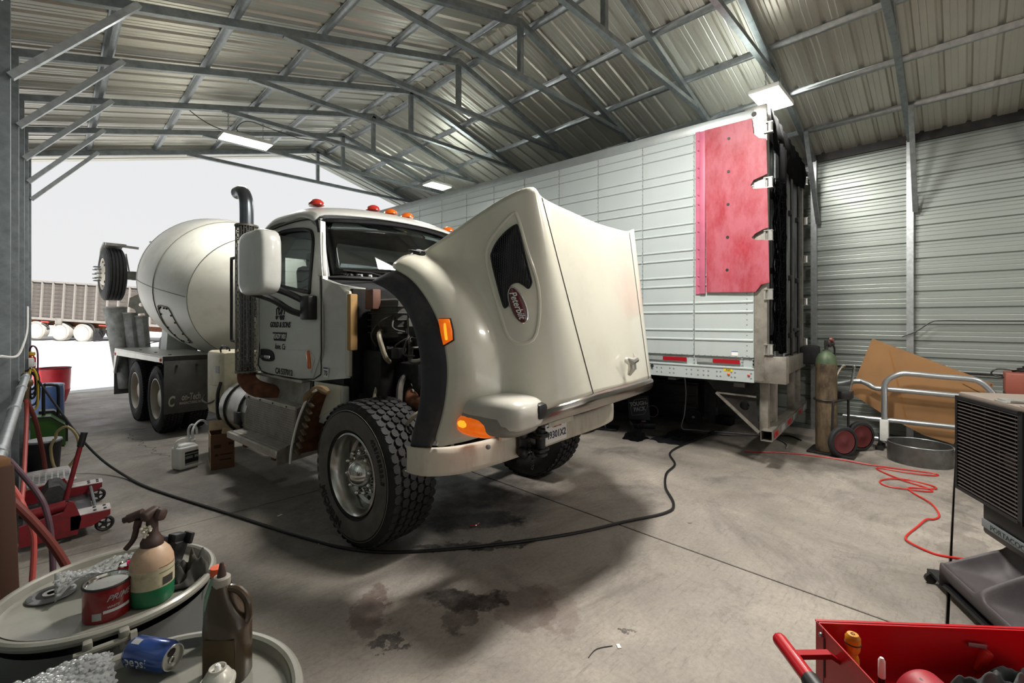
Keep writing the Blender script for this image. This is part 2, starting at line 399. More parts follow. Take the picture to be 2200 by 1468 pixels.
def wall(name, x, sgn, m):
    w = structure(name, G().bb((x+sgn*.03, YN, 0), (x+sgn*.045, YF, .12)), m)
    src = None; z = .0; L = YF-YN
    while z < 4.2:
        M = MT((x+sgn*.004, YN, z)) @ Matrix(((0, 0, sgn, 0), (1, 0, 0, 0), (0, 1, 0, 0), (0, 0, 0, 1)))
        if src is None:
            src = obj('wall_panel', ribbed(L), m, w, smooth=False, mods=[solid(.0012)], recalc=False); src.matrix_local = M
        else: inst(src, w, M)
        z += .916
    return w
wall_right = wall('wall_right', XR+.085, 1, WALLM)
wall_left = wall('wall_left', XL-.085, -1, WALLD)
obj('eave_trim', G().bb((XR+.05, YN, 4.19), (XR+.1, YF, 4.33)), DKSTEEL, wall_right)
obj('eave_trim', G().bb((XL-.1, YN, 4.19), (XL-.05, YF, 4.33)), DKSTEEL, wall_left)
obj('base_channel', G().bb((XR, YN, 0.0), (XR+.07, YF, .06)), GALV, wall_right)
obj('base_channel', G().bb((XL-.07, YN, 0.0), (XL, YF, .06)), GALV, wall_left)

ORD = ['at the open end', 'second from the open end', 'third from the open end', 'fourth from the open end', 'fifth from the open end', 'sixth from the open end', 'seventh from the open end', 'carrying the bright lamp above the trailer door', 'crossing the far upper right corner', 'overhead behind the camera']
def column(g, x, y, z0, z1, w=.075): g.bb((x, y-w/2, z0), (x+w, y+w/2, z1))
for i, y in enumerate(frames):
    fr = thing('roof_truss', 'grey galvanised steel tube frame '+ORD[i]+' of the shed', 'truss', (XC, y, 0), group='steel roof frames')
    def P(name, g, m=GALV): return obj(name, g, m, fr, M=MT((-XC, -y, 0)))
    for sgn, xx in ((-1, XL-.075), (1, XR)):
        P('column', G().bb((xx, y-.0375, 0), (xx+.075, y+.0375, 4.22)), GALVB if sgn > 0 else GALV)
    for sgn in (-1, 1):
        xe = XC+sgn*(XC-XL+.06)
        g = G(); z0, z1 = zr(xe), zr(XC)
        a = (xe, z0), (XC, z1), (XC, z1+.078), (xe, z0+.078)
        g.add([(p[0], y-.03, p[1]) for p in a]+[(p[0], y+.03, p[1]) for p in a], [(0, 1, 2, 3), (7, 6, 5, 4), (0, 4, 5, 1), (1, 5, 6, 2), (2, 6, 7, 3), (3, 7, 4, 0)])
        P('rafter', g)
        # knee brace; left ones in brighter steel to paint in the light on them
        if sgn < 0: P('knee_brace', G().bar((XL+.0, y-.055, 3.53), (XL+.75, y-.055, zr(XL+.75)+.04), .05), GALVB)
        else: P('knee_brace', G().bar((XR+.03, y-.055, 3.22), (XR-.76, y-.055, zr(XR-.76)+.04), .055))
    P('bottom_chord', G().bar((XC-2.36, y, 4.74), (XC+2.34, y, 4.74), .058))
    P('king_post', G().bar((XC, y, 4.74), (XC, y, zr(XC)+.03), .06))
    for sgn in (-1, 1):
        P('chord_end_strap', G().box((XC+sgn*2.36, y-.03, 4.745), (.10, .008, .045), rot=(0, sgn*.2, 0)), GALV)
# ------------------------------------------------------------------ cargo trailer
TRW = mat('trailer_white_paint', 'b9c3c3', .34, .1, var=.03, scale=2, coat=.2, dirt='a9aba4', damt=.3, dscale=2.5, stretch=(1, 1, .3))
TRG = mat('trailer_grey_rail', '9aa2a2', .45, .4, var=.1, scale=6, dirt='6d6a62', damt=.4)
PINK = mat('scuffed_red_plastic', '98202f', .5, 0, var=.14, scale=5, stretch=(1, 1, .45), dirt='b0606e', damt=.75, dscale=4.5, dlow=.36)
PINKL = mat('pink_plastic_strip', 'b8607a', .5, var=.1, scale=6)
REDT = mat('red_reflective_tape', '9c1420', .35, var=.06)
SILT = mat('silver_reflective_tape', 'a3a8a8', .4, .3)
NET = mat('black_cargo_net', '0a0a0b', .95, spec=.05)
DOORG = mat('grimy_trailer_door', '6d7070', .5, .2, var=.25, scale=6, dirt='262625', damt=.8, dscale=4, dlow=.42, stretch=(1, 1, .5))
tra = thing('cargo_trailer', 'long white box trailer with scuffed red corner panel parked along the right wall', 'trailer', (5.64, 1.69, 0), D(4.5))
TL = 13.4
obj('body_core', G().bb((.02, .02, 1.05), (2.58, TL, 4.06)), TRW, tra)
# side panels between riveted seams, each with its pressed ribs
def side_panel():
    g = G(); g.bb((-.004, .004, 1.28), (.018, .666, 4.0))
    for k in range(8):
        for dz in (0, .115):
            z = 1.475+.331*k+dz
            g.add([(-.004, .01, z-.016), (-.016, .01, z-.006), (-.016, .01, z+.006), (-.004, .01, z+.016), (-.004, .66, z-.016), (-.016, .66, z-.006), (-.016, .66, z+.006), (-.004, .66, z+.016)],
                  [(0, 4, 5, 1), (1, 5, 6, 2), (2, 6, 7, 3)])
    return g
sp0 = None
for k in range(20):
    if sp0 is None: sp0 = obj('side_panel', side_panel(), TRW, tra, recalc=False)
    else: inst(sp0, tra, MT((0, .67*k, 0)))
riv = G()
def rivet(y, z, r=.008, x=-.005): riv.sph((x, y, z), r, 6, (.7, 1, 1))
for k in range(14):
    n = 46 if k < 9 else 24
    for j in range(n): rivet(.67*k+.004 if k else .075, 1.3+2.68*j/(n-1), .0075)
for j in range(150): rivet(.05+.07*j, 4.02, .007); 
for j in range(60): rivet(.05+.07*j, 1.285, .008)
for yy in (.03, .2, .24, .36, .40, .50, .555, .62, .70, .76, .92, .97, 1.08, 1.14, 1.3, 1.36, 1.55, 1.6):
    for zz in (1.045, 1.10): rivet(yy, zz, .011, -.012)
for yy in (.012, .128, .67):
    for j in range(4): rivet(yy, 1.14+.04*j, .01, -.008)
obj('rivets', riv, TRG, tra, kind='stuff')
obj('top_rail', G().bb((-.008, 0, 4.0), (.03, TL, 4.125), bev=.006), TRG, tra)
obj('bottom_rail', G().bb((-.012, 0, .995), (.03, TL, 1.15)).bb((-.022, 0, 1.142), (.0, TL, 1.166), bev=.006), TRW, tra)
obj('top_rail', G().bb((2.57, 0, 4.0), (2.61, TL, 4.125)), TRG, tra)
obj('roof_skin', G().bb((.02, .0, 4.1), (2.58, TL, 4.125)), TRG, tra)
for y0, y1, m in ((1.07, 1.32, SILT), (.76, 1.065, REDT), (.455, .64, SILT), (.15, .45, REDT), (1.42, 1.75, REDT), (1.75, 2.0, SILT)):
    obj('reflective_tape', G().bb((-.0085, y0, 1.198), (-.003, y1, 1.247)), m, tra, label='red reflective strip' if m is REDT else 'silver reflective strip')
SIDE = lambda y, z, x=-.0135: basis(Vector((x, y, z)), Vector((0, -1, 0)), Vector((0, 0, 1)), Vector((-1, 0, 0)))
obj('warning_sticker', G().bb((-.0145, .225, 1.108), (-.011, .325, 1.138)), mat('yellow_sticker', 'e3c51c', .5), tra, label='yellow sticker reading ABS')
text('sticker_lettering', 'ABS', .028, BLACKT, tra, SIDE(.275, 1.123, -.0155), ext=.0004, sx=1.2)
obj('side_lamp', G().sph((-.014, .27, 1.075), .017, 10), AMBERD, tra); obj('side_lamp', G().sph((-.014, .055, 1.075), .015, 10), REDL, tra)
obj('hook_ring', G().torus((-.016, 1.205, 1.115), .014, .007, 12, 6, (0, PI/2, 0)).tube([(-.015, 1.2, 1.1), (-.015, 1.22, 1.08), (-.015, 1.19, 1.075)], .004, 6), BLACKP, tra)
obj('data_sticker', G().bb((-.006, .17, 1.295), (-.002, .24, 1.345)), WHITEP, tra)
obj('data_sticker', G().bb((-.0065, .17, 1.338), (-.003, .24, 1.346)), mat('blue_print', '3f4f80', .6), tra)
text('tape_lettering', 'CONSPICUITY', .017, mat('light_grey_print', 'c9cccb', .6), tra, SIDE(.54, 1.222, -.009), ext=.0003)
# red scuff plate wrapped round the corner, with the notches for the hinges
ol = [(.535, 4.012), (.017, 4.006), (.0, 3.83), (-.06, 3.76), (-.13, 3.74), (-.139, 3.345), (-.10, 3.33), (.0, 3.30), (.03, 3.25), (.0, 3.20), (-.10, 3.19), (-.139, 3.188), (-.149, 2.743), (-.1, 2.73), (-.02, 2.69), (.02, 2.65), (-.02, 2.62), (-.1, 2.61), (-.149, 2.60), (-.16, 2.13), (-.08, 2.11), (-.022, 2.03), (.515, 2.045)]
def wrap(y, z, t): return (-.022-t-(.0 if y > -.02 else 0)-(max(0, .12-abs(y+.06))*.12), y, z)
obj('corner_scuff_plate', G().plate(ol, .012, fn=wrap), PINK, tra, label='scuffed red plastic corner plate')
obj('scuff_plate_edge', G().bb((-.034, .53, 2.03), (-.004, .60, 4.01), bev=.008), PINKL, tra)
e2 = obj('scuff_plate_edge', G().bb((-.02, .595, 2.03), (-.002, .65, 4.02)), PINKL, tra)
for k in range(5): obj('plate_bolt', G().cyl((-.04, .26+.005*k, 3.84-.385*k), (-.03, .26+.005*k, 3.84-.385*k), .017, 12), DKSTEEL, tra)
for k in range(8):
    for dz in (0, .115):
        z = 1.475+.331*k+dz
        if 2.05 < z < 4.0: obj('rib_cover', G().sph((-.022, .585, z), .022, 8, (.6, 2.0, .8)), PINKL, tra)
text('plate_emboss', 'O', .11, PINKL, tra, SIDE(.22, 2.12, -.034) @ Matrix.Diagonal((1.6, .6, 1, 1)), ext=.0006)
# rear frame
obj('rear_post', G().bb((-.004, -.13, 1.02), (.12, 0, 4.0)), ALUD, tra); obj('rear_post', G().bb((2.48, -.13, 1.02), (2.6, 0, 4.0)), ALUD, tra)
obj('corner_casting', G().bb((-.006, -.13, 3.95), (.1, .1, 4.15), bev=.006), ALU, tra)
obj('casting_hole', G().cyl((-.012, .0, 4.06), (-.004, .0, 4.06), .028, 14), DKSTEEL, tra)
obj('rear_header', G().bb((.1, -.12, 3.8), (2.5, 0, 4.15)), DKSTEEL, tra)
obj('rear_sill', G().bb((0, -.16, 1.0), (2.6, 0, 1.22), bev=.006), ALUD, tra)
obj('sill_corner_box', G().bb((-.01, -.32, 1.0), (.16, -.1, 1.3), bev=.006), ALUD, tra)
for i, x0 in enumerate((.13, 1.31)):
    d = obj('rear_door', G().bb((x0, -.09, 1.24), (x0+1.16, -.03, 3.8), bev=.004), DOORG, tra)
    for xr in (x0+.28, x0+.85):
        obj('lock_rod', G().cyl((xr, -.125, 1.2), (xr, -.125, 3.85), .019, 10), GALV if xr < 1 else DKSTEEL, d)
        for z in (1.5, 2.3, 3.2): obj('rod_keeper', G().box((xr, -.11, z), (.09, .05, .07), bev=.008), DKSTEEL, d)
    obj('door_handle', G().bb((x0+.3, -.16, 1.56), (x0+.82, -.13, 1.6), bev=.006), DKSTEEL, d)
for sx, xa in ((0, .0), (1, 2.6)):
    for z in (3.87, 3.25, 2.66, 2.0, 1.38):
        h = G(); h.bb((xa-.03, -.19, z-.06), (xa+.03, -.10, z-.05)); h.bb((xa-.03, -.19, z+.05), (xa+.03, -.10, z+.06)); h.cyl((xa, -.16, z-.05), (xa, -.16, z+.05), .03, 10)
        h.bb((xa-.02, -.12, z-.05), (xa+.09, -.10, z+.05))
        obj('door_hinge', h, ALU, tra)
# black net bundled against the left door and black tarpaulin flap under the header
ng = G(); random.seed(3)
for k in range(34):
    x = .16+.30*random.random(); y = -.15-.09*random.random(); pts = []
    for j in range(13):
        z = 3.35-2.0*j/12; w = .10+.06*math.sin(j*.9+k)
        pts.append((x*(1-.18*j/12)+.18*j/12*.3+.018*math.sin(k*2.1+j*1.7), y+.015*math.sin(k+j*2.3), z))
    ng.tube(pts, .0055, 4)
for j in range(26):
    z = 3.3-.075*j; ng.tube([(.15, -.20, z), (.25, -.25, z-.02), (.36, -.24, z+.015), (.46, -.19, z)], .005, 4)
obj('cargo_net', ng, NET, tra, kind='stuff', label='black cargo net hanging in a bundle')
tp = []
for i in range(25):
    x = .12+2.46*i/24; dz = .02*math.sin(i*1.9)+.015*math.sin(i*4.1); tp.append([(x, -.14-.012*math.sin(i*2.2), 4.14), (x, -.16-.02*math.sin(i*1.4), 3.95), (x, -.155-.02*math.sin(i*2.0+1), 3.74+dz-.10*math.sin(PI*i/24))])
obj('tarpaulin_flap', G().grid(tp), NET, tra, mods=[solid(.004)], recalc=False)
tp = []
for i in range(9):
    x = .55+.28*i/8; tp.append([(x, -.16-.03*math.sin(i*1.7), z) for z in (3.85, 3.2, 2.5, 1.9, 1.3)])
obj('hanging_strap_sheet', G().grid(tp), NET, tra, mods=[solid(.004)], recalc=False)
obj('rubber_dock_bumper', G().bb((2.35, -.34, 1.05), (2.72, -.12, 1.32), bev=.03), BLACKR, tra)
# under-ride guard

for x in (.16, .62, 1.9, 2.4): obj('guard_post', G().bb((x, -.11, .42), (x+.10, -.02, 1.0), bev=.004), ALUD, tra)
gb = G(); w = .006
for (a, b, c, d_) in ((-.02, .0, .34, .46),):
    gb.bb((.02, -.18, .34), (2.58, -.18+w, .46)); gb.bb((.02, -.06-w, .34), (2.58, -.06, .46)); gb.bb((.02, -.18, .34), (2.58, -.06, .34+w)); gb.bb((.02, -.18, .46-w), (2.58, -.06, .46))
obj('guard_bar', gb, ALUD, tra)
for k in range(6): obj('guard_tape', G().bb((.12+.42*k, -.186, .37), (.12+.42*k+(.21), -.181, .43)), REDT if k % 2 == 0 else SILT, tra)
# slider frame with gusset plate
gp = [(.0, .40), (-.02, .98), (.55, .98), (.42, .80)]
obj('gusset_plate', G().plate([(y, z) for y, z in [(-.02, .42), (.02, .97), (.56, .97), (.43, .82), (.3, .72)]], .012, fn=lambda y, z, t: (.12+t, y, z), holes=[[(.13+.055*math.cos(a*PI/6), .70+.055*math.sin(a*PI/6)) for a in range(12)]]), DKSTEEL, tra)
obj('gusset_flange', G().bar((.1, -.03, .41), (.1, .44, .83), .03).bar((.1, .43, .83), (.1, .0, .82), .02), ALUD, tra)
obj('slider_frame', G().bb((.3, 1.75, .72), (.42, 4.6, 1.0)).bb((2.1, 1.75, .72), (2.22, 4.6, 1.0)).bb((.0, .1, .93), (2.6, .22, 1.04)).bb((.0, .9, .95), (2.6, 1.0, 1.04)).bb((.3, 2.0, .8), (2.2, 2.12, .98)).bb((.3, 3.4, .8), (2.2, 3.52, .98)), DKSTEEL, tra)
obj('mud_flap', G().bb((1.75, .9, .35), (2.35, .92, 1.0)), BLACKR, tra)
# ------------------------------------------------------------------ mixer truck: local x = across (negative = the side we see), y = rearward from the front axle, z up
TRK = thing('cement_mixer_truck', 'white cement mixer truck with its hood tilted open in the middle of the shed', 'truck', (2.785, 3.365, 0), D(4.9))
def part(name, g, m, **k): return obj(name, g, m, TRK, **k)
INNER = mat('engine_bay_black', '141414', .6, .2, var=.5, scale=14, dirt='37322c', damt=.5, dscale=9)
RIMM = mat('polished_wheel_aluminium', 'c9c8c4', .22, .95, var=.06, scale=8, dirt='a59a88', damt=.2)
RIMW = mat('dusty_painted_rim', 'b9b2a4', .45, .3, var=.1, dirt='8b8172', damt=.4)
TLET = mat('raised_tyre_lettering', '121213', .6)
TLETL = mat('worn_tyre_lettering', '6f6c66', .7)

def tyre_mesh(R, w, nseg=96, blocks=True):
    """axis = local z, outer face at z=0, inner at z=-w; tread cut into blocks"""
    g = G(); rb = .305
    prof = [(rb, -.035), (rb+.02, -.012), (rb+.075, .004), (R-.12, .006), (R-.075, -.004), (R-.04, -.018), (R-.018, -.03)]
    g.lathe(prof, 64); g.lathe([(r, -w-z) for r, z in prof], 64)
    g.lathe([(rb, -.035), (rb-.01, -w/2), (rb, -w+.035)], 48)
    g.lathe([(R-.018, -.03), (R-.019, -w/2), (R-.018, -w+.03)], 64)
    if not blocks:
        for q in range(5): g.lathe([(R-.018, -.03-q*(w-.06)/5-.006), (R, -.03-q*(w-.06)/5-.010), (R, -.03-(q+1)*(w-.06)/5+.010), (R-.018, -.03-(q+1)*(w-.06)/5+.006)], 72)
        return g
    # tread blocks standing on the carcass, staggered like honeycomb cells
    rows = 6; cw = (w-.03)/rows; n = int(2*PI*R/(cw*1.15))
    for i in range(rows):
        for j in range(n):
            a0 = 2*PI*(j+(.5 if i % 2 else 0))/n; da = 2*PI/n*.44; zc = -.015-cw*(i+.5); hz = cw*.45
            pts = []
            for (fa, fz) in ((-1, -.45), (-.45, -1), (.45, -1), (1, -.45), (1, .45), (.45, 1), (-.45, 1), (-1, .45)):
                pts.append((a0+fa*da, zc+fz*hz))
            edge = (.010 if i in (0, rows-1) else 0)
            v = [((R-.02)*math.cos(a), (R-.02)*math.sin(a), z) for a, z in pts]+[((R-edge)*math.cos(a0+(a-a0)*.94), (R-edge)*math.sin(a0+(a-a0)*.94), zc+(z-zc)*.94) for a, z in pts]
            g.add(v, [(k, (k+1) % 8, 8+(k+1) % 8, 8+k) for k in range(8)]+[tuple(range(8, 16))])
    return g
def rim_front():
    g = G()
    g.lathe([(.305, -.03), (.312, -.012), (.300, -.006), (.288, -.02), (.275, -.05), (.262, -.10), (.258, -.15), (.235, -.165), (.20, -.16), (.15, -.15), (.12, -.145), (.115, -.12), (.0001, -.12)], 48)
    return g
WCOLL = {}
def wheel(M, kind, name='tyre', par=None):
    par = par or TRK
    """kind: front | dual | tag"""
    if kind in WCOLL:
        s = WCOLL[kind]; t = inst(s, par, M)
        for ch in s.children: inst(ch, t)
        return t
    if kind == 'front': R, w = .548, .40
    elif kind == 'tag': R, w = .515, .32
    else: R, w = .515, .275
    t = obj(name, tyre_mesh(R, w, blocks=kind != 'tag'), BLACKR, par); t.matrix_local = M
    if kind == 'front':
        obj('rim', rim_front(), RIMM, t)
        hh = G()
        for k in range(10):
            a = 2*PI*(k+.5)/10; hh.sph((.215*math.cos(a), .215*math.sin(a), -.158), .02, 8, (1, 1, .25))
        obj('rim_hand_holes', hh, DKSTEEL, t)
        obj('hub_cap', G().lathe([(.118, -.13), (.112, -.085), (.095, -.05), (.07, -.02), (.04, -.004), (.001, .0)], 28), CHROME, t)
        ln = G().lathe([(.021, -.155), (.021, -.13), (.016, -.125), (.017, -.09), (.013, -.075), (.006, -.066), (.0005, -.064)], 12)
        l0 = None
        for k in range(10):
            a = 2*PI*k/10+.2; m = MT((.155*math.cos(a), .155*math.sin(a), .015))
            if l0 is None: l0 = obj('lug_nut', ln, CHROME, t); l0.matrix_local = m
            else: inst(l0, t, m)
        def arc(s, r0, a0, size, m, flip=1, sp=1.0):
            def fn(c):
                a = a0+flip*(-c.x/r0); r = r0+flip*c.y
                return Vector((r*math.cos(a), r*math.sin(a), .0078+c.z))
            text('sidewall_lettering', s, size, m, t, Matrix.Identity(4), ext=.0022, fn=fn, bold=.003, sx=1, space=sp)
        arc('MICHELIN', .425, D(228), .085, TLET, 1 if 0 else -1)
        arc('425/65R22.5', .425, D(25), .05, TLET, 1, 1.3)
        obj('sidewall_ring', G().torus((0, 0, .003), .482, .0022, 72, 5), TLETL, t)
        obj('sidewall_dust', G().lathe([(.335, -.0015), (.375, .0052), (.425, .0072), (.47, .0035)], 72), mat('dusty_sidewall', '625e59', .8, var=.2, scale=5, dirt='2b2a29', damt=.5, dscale=4), t)
    elif kind == 'tag':
        obj('rim', G().lathe([(.305, -.03), (.31, -.01), (.295, -.02), (.28, -.06), (.25, -.04), (.2, -.0), (.13, .03), (.12, .06), (.0001, .07)], 40), RIMW, t)
        hh = G()
        for k in range(8):
            a = 2*PI*k/8; hh.sph((.225*math.cos(a), .225*math.sin(a), -.018), .03, 8, (1, 1, .3))
        obj('rim_hand_holes', hh, DKSTEEL, t)
        lg = G()
        for k in range(10):
            a = 2*PI*k/10; lg.cyl((.14*math.cos(a), .14*math.sin(a), .02), (.14*math.cos(a), .14*math.sin(a), .12), .016, 8, r2=.008)
        obj('lug_nuts', lg, GALV, t)
    else:
        obj('rim', G().lathe([(.305, -.035), (.312, -.012), (.298, -.01), (.286, -.03), (.28, -.09), (.274, -.14), (.25, -.155), (.17, -.15), (.14, -.14), (.135, -.07), (.11, -.06), (.0001, -.06)], 40), RIMW, t)
    WCOLL[kind] = t
    return t
def WM(b, a, z, side, rot=0):
    """wheel matrix: outer normal towards -x (side=-1) or +x"""
    x = Vector((0, -side, 0)); zc = Vector((side, 0, 0)); y = Vector((0, 0, 1)); x = y.cross(zc)
    return basis(Vector((b, a, z)), x, y, zc) @ Matrix.Rotation(rot, 4, 'Z')
wheel(WM(-1.22, 0, .545, -1), 'front'); wheel(WM(1.22, 0, .545, 1), 'front')
for ax in (5.5, 6.82):
    for sd in (-1, 1):
        wheel(WM(sd*1.22, ax, .512, sd), 'dual'); wheel(WM(sd*.90, ax, .512, sd, .1), 'dual')
for k, (ax, s_) in enumerate(((5.5, 'TOYO'),)):
    def fn(c, r0=.43):
        a = D(62)-c.x/r0; r = r0+c.y
        return Vector((r*math.cos(a), r*math.sin(a), .0075+c.z))
    src_t = [o for o in TRK.children if o.name.startswith('tyre') and abs(o.location.y-ax) < .01 and o.location.x < -1.2][0]
    text('sidewall_lettering', s_, .07, TLETL, src_t, Matrix.Identity(4), ext=.002, fn=fn, bold=.002)

# ---- cab
def tumble(z): return 0 if z < 1.95 else .09*((z-1.95)/.75)**1.5
def sidefn(off=0, sgn=-1):
    def f(y, z, t):
        x = 1.02-tumble(z)+off-t
        if y < .60: x -= .16*((.60-y)/.16)**2
        return (sgn*x, y, z)
    return f
def arcpts(pts, n=5): return [tuple(p)[:2] for p in spline([(x, y, 0) for x, y in pts], n)]
win = arcpts([(1.84, 2.09), (1.30, 2.005), (1.03, 1.965), (.995, 2.0), (1.005, 2.35), (1.05, 2.50), (1.16, 2.57), (1.5, 2.615), (1.80, 2.62), (1.86, 2.58), (1.87, 2.30), (1.87, 2.13)], 3)
door_ol = [(2.08, 1.17), (2.12, 1.5), (2.13, 2.4), (2.11, 2.60), (2.02, 2.68), (1.5, 2.69), (1.15, 2.66), (1.02, 2.58), (.94, 2.38), (.83, 2.05), (.815, 1.6), (.82, 1.38), (.94, 1.18)]
shell_ol = [(2.19, 1.15), (2.2, 2.66), (2.16, 2.72), (1.2, 2.735), (.99, 2.66), (.80, 2.08), (.44, 1.99), (.46, 1.21), (.94, 1.15)]
hole = [(2.0, 1.3), (2.06, 2.55), (1.98, 2.64), (1.16, 2.6), (1.06, 2.5), (.93, 2.1), (.93, 1.32)]
def subdiv(ol, m=.12):
    out = []
    for i, a in enumerate(ol):
        b = ol[(i+1) % len(ol)]; n = max(1, int(math.hypot(a[0]-b[0], a[1]-b[1])/m))
        out += [(a[0]+(b[0]-a[0])*k/n, a[1]+(b[1]-a[1])*k/n) for k in range(n)]
    return out
SEAMM = mat('dark_panel_gap', '2a2926', .9)
def grow_(ol, d):
    cx = sum(p[0] for p in ol)/len(ol); cy = sum(p[1] for p in ol)/len(ol)
    return [(x+(x-cx)/math.hypot(x-cx, y-cy)*d, y+(y-cy)/math.hypot(x-cx, y-cy)*d) for x, y in ol]
for sgn in (-1, 1):
    part('cab_side', G().plate(subdiv(shell_ol, .06), .05, fn=sidefn(0, sgn), holes=[subdiv(hole)]), CABW)
    dr = part('cab_door', G().plate(subdiv(door_ol), .035, fn=sidefn(.012, sgn), holes=[win]), CABW)
    obj('door_window', G().plate(win, .004, fn=sidefn(-.006, sgn)), GLASS, dr)
    obj('window_seal', G().tube([sidefn(.016, sgn)(y, z, 0) for y, z in win], .018, 6, closed=True), BLACKP, dr)
    obj('door_gap', G().tube([sidefn(.0035, sgn)(y, z, 0) for y, z in subdiv([tuple(p)[:2] for p in spline([(a, b, 0) for a, b in grow_(door_ol, .012)], 3, closed=True)], .08)], .0055, 5, closed=True), SEAMM, dr)
    # pressed lower door panel
    obj('door_lower_pressing', G().plate(subdiv([(2.06, 1.21), (2.07, 1.40), (1.0, 1.43), (.9, 1.36), (.97, 1.22)]), .008, fn=sidefn(.018, sgn)), CABW, dr)
    if sgn < 0:
        obj('handle_recess', G().plate(arcpts([(2.06, 1.30), (2.07, 1.39), (2.0, 1.405), (1.82, 1.40), (1.74, 1.36), (1.74, 1.30), (1.85, 1.28), (2.0, 1.28)], 3), .01, fn=sidefn(.026, sgn)), BLACKP, dr)
        obj('door_handle', G().box((-1.055, 1.92, 1.325), (.03, .24, .045), bev=.014), CHROME, dr)
        obj('door_marker', G().box((-1.045, 1.0, 1.345), (.02, .05, .17), rot=(-.22, 0, 0), bev=.009), AMBERD, dr, label='orange marker lamp')
        TS = lambda a, z, x=-1.034: basis(Vector((x, a, z)), Vector((0, -1, 0)), Vector((0, 0, 1)), Vector((-1, 0, 0)))
        text('door_lettering', 'GOLD & SONS', .077, BLACKT, dr, TS(1.625, 1.66), shear=.25, bold=.0016, sx=.92)
        obj('lettering_panel', G().plate([(1.79, 1.585), (1.47, 1.585), (1.50, 1.50), (1.76, 1.50)], .001, fn=lambda y, z, t: (-1.0335-t, y, z)), BLACKT, dr)
        text('door_lettering', 'READY MIX', .07, WHITET, dr, TS(1.63, 1.543, -1.0358), bold=.001, sx=.82)
        text('door_lettering', 'Ione, Ca', .08, BLACKT, dr, TS(1.62, 1.44), shear=.2, sx=.85)
        text('door_lettering', 'CA 537012', .082, BLACKT, dr, TS(1.52, 1.193, -1.042), bold=.0016, sx=1.0)
        pg = G()
        for a, z, r in ((1.70, 1.735, .022), (1.60, 1.735, .026), (1.55, 1.735, .026)): pg.cyl((-1.033, a, z), (-1.0345, a, z), r, 12)
        for a0, z0, a1, z1 in ((1.72, 1.745, 1.52, 1.75), (1.70, 1.76, 1.70, 1.82), (1.70, 1.82, 1.66, 1.84), (1.66, 1.84, 1.64, 1.76), (1.65, 1.80, 1.58, 1.87), (1.58, 1.87, 1.51, 1.83), (1.51, 1.83, 1.53, 1.765), (1.62, 1.77, 1.56, 1.85), (1.59, 1.765, 1.535, 1.84)):
            pg.bar((-1.0335, a0, z0), (-1.0335, a1, z1), .007)
        obj('door_pictogram', pg, BLACKT, dr)
    part('cab_corner_strip', G().bb((sgn*.93-.03, .455, 1.22), (sgn*.93+.03, .52, 1.96), bev=.012), CREAM)
# number sticker on the cowl side
part('number_sticker', G().bb((-1.027, .685, 1.20), (-1.022, .76, 1.29)), WHITEP)
text('sticker_lettering', '70', .062, BLACKT, TRK, basis(Vector((-1.0285, .722, 1.238)), Vector((0, -1, 0)), Vector((0, 0, 1)), Vector((-1, 0, 0))), ext=.0005, bold=.001)
obj('sticker_border', G().bb((-1.0285, .685, 1.277), (-1.027, .76, 1.29)), mat('blue_print', '3f4f80', .6), TRK)
# windscreen and roof
def wtop(b): q = 1-(abs(b)/.95)**2; return Vector((b, 1.03-.17*q, 2.665+.065*q))
def wbot(b): q = 1-(abs(b)/.97)**2; return Vector((b*1.0, .87-.28*q, 2.10-.005*q))
bs = [-.95+1.9*i/18 for i in range(19)]
def wrow(t, ins=1.0): return [wbot(b*ins).lerp(wtop(b*ins), t) for b in bs]
part('windscreen', G().grid([wrow(.03+.9*i/6, .965) for i in range(7)]), GLASS, mods=[solid(.005)], recalc=False)
fr = []
for i in range(7): fr.append(wrow(i/6)[0])
seal = wrow(.0)+[p for p in reversed(wrow(.955))]
part('windscreen_seal', G().tube([p+Vector((0, -.012, 0)) for p in seal], .024, 6, closed=True), BLACKP)
for sgn in (-1, 1):
    g = G(); rows = []
    for i in range(8):
        t = i/7; p = wbot(sgn*.945).lerp(wtop(sgn*.945), t)
        y1 = .84+.20*t; z1 = p.z
        rows.append([p+Vector((0, -.006, 0)), Vector((sgn*(1.0-tumble(p.z)), (p.y+y1)/2-.02, p.z)), Vector((sgn*(1.022-tumble(p.z)), y1+.02, p.z))])
    part('windscreen_pillar', G().grid(rows), CABW, mods=[solid(.03, 1 if sgn < 0 else -1)], recalc=True)
rr = []
for i in range(15):
    t = i/14
    row = []
    for b in bs:
        q = 1-(abs(b)/.95)**2.6
        f = wtop(b); y0 = f.y-.05; y = y0+(2.20-y0)*t
        zz = 2.70+.04*q+ (.085+.05*q)*math.sin(min(1, t*3.2)*PI/2) - (.10*max(0, (t-.72)/.28)**2)
        if i == 0: zz -= .012
        row.append((b*1.015*(1 if q > .1 else 1.0), y, zz))
    row = [(row[0][0]-.03, row[0][1], row[0][2]-.08)]+row+[(row[-1][0]+.03, row[-1][1], row[-1][2]-.08)]
    rr.append(row)
part('cab_roof', G().grid(rr), CABW, mods=[solid(.03), subs(1)], recalc=True)
def marker(b, y, z, m):
    g = G().sph((b, y, z), .085, 16, (.8, 1.15, .75), half=True)
    o = part('roof_marker_lamp', g, m)
for b, m in ((-.86, REDL), (-.225, REDL), (.0, AMBERD), (.225, AMBERD), (.86, AMBERD)):
    q = 1-(abs(b)/.95)**2.6; marker(b, 1.22, 2.735+.04*q+(.085+.05*q)*.92, m)
part('roof_aerial', G().cyl((.05, 1.3, 2.83), (.02, 1.32, 2.97), .004, 6), BLACKP)
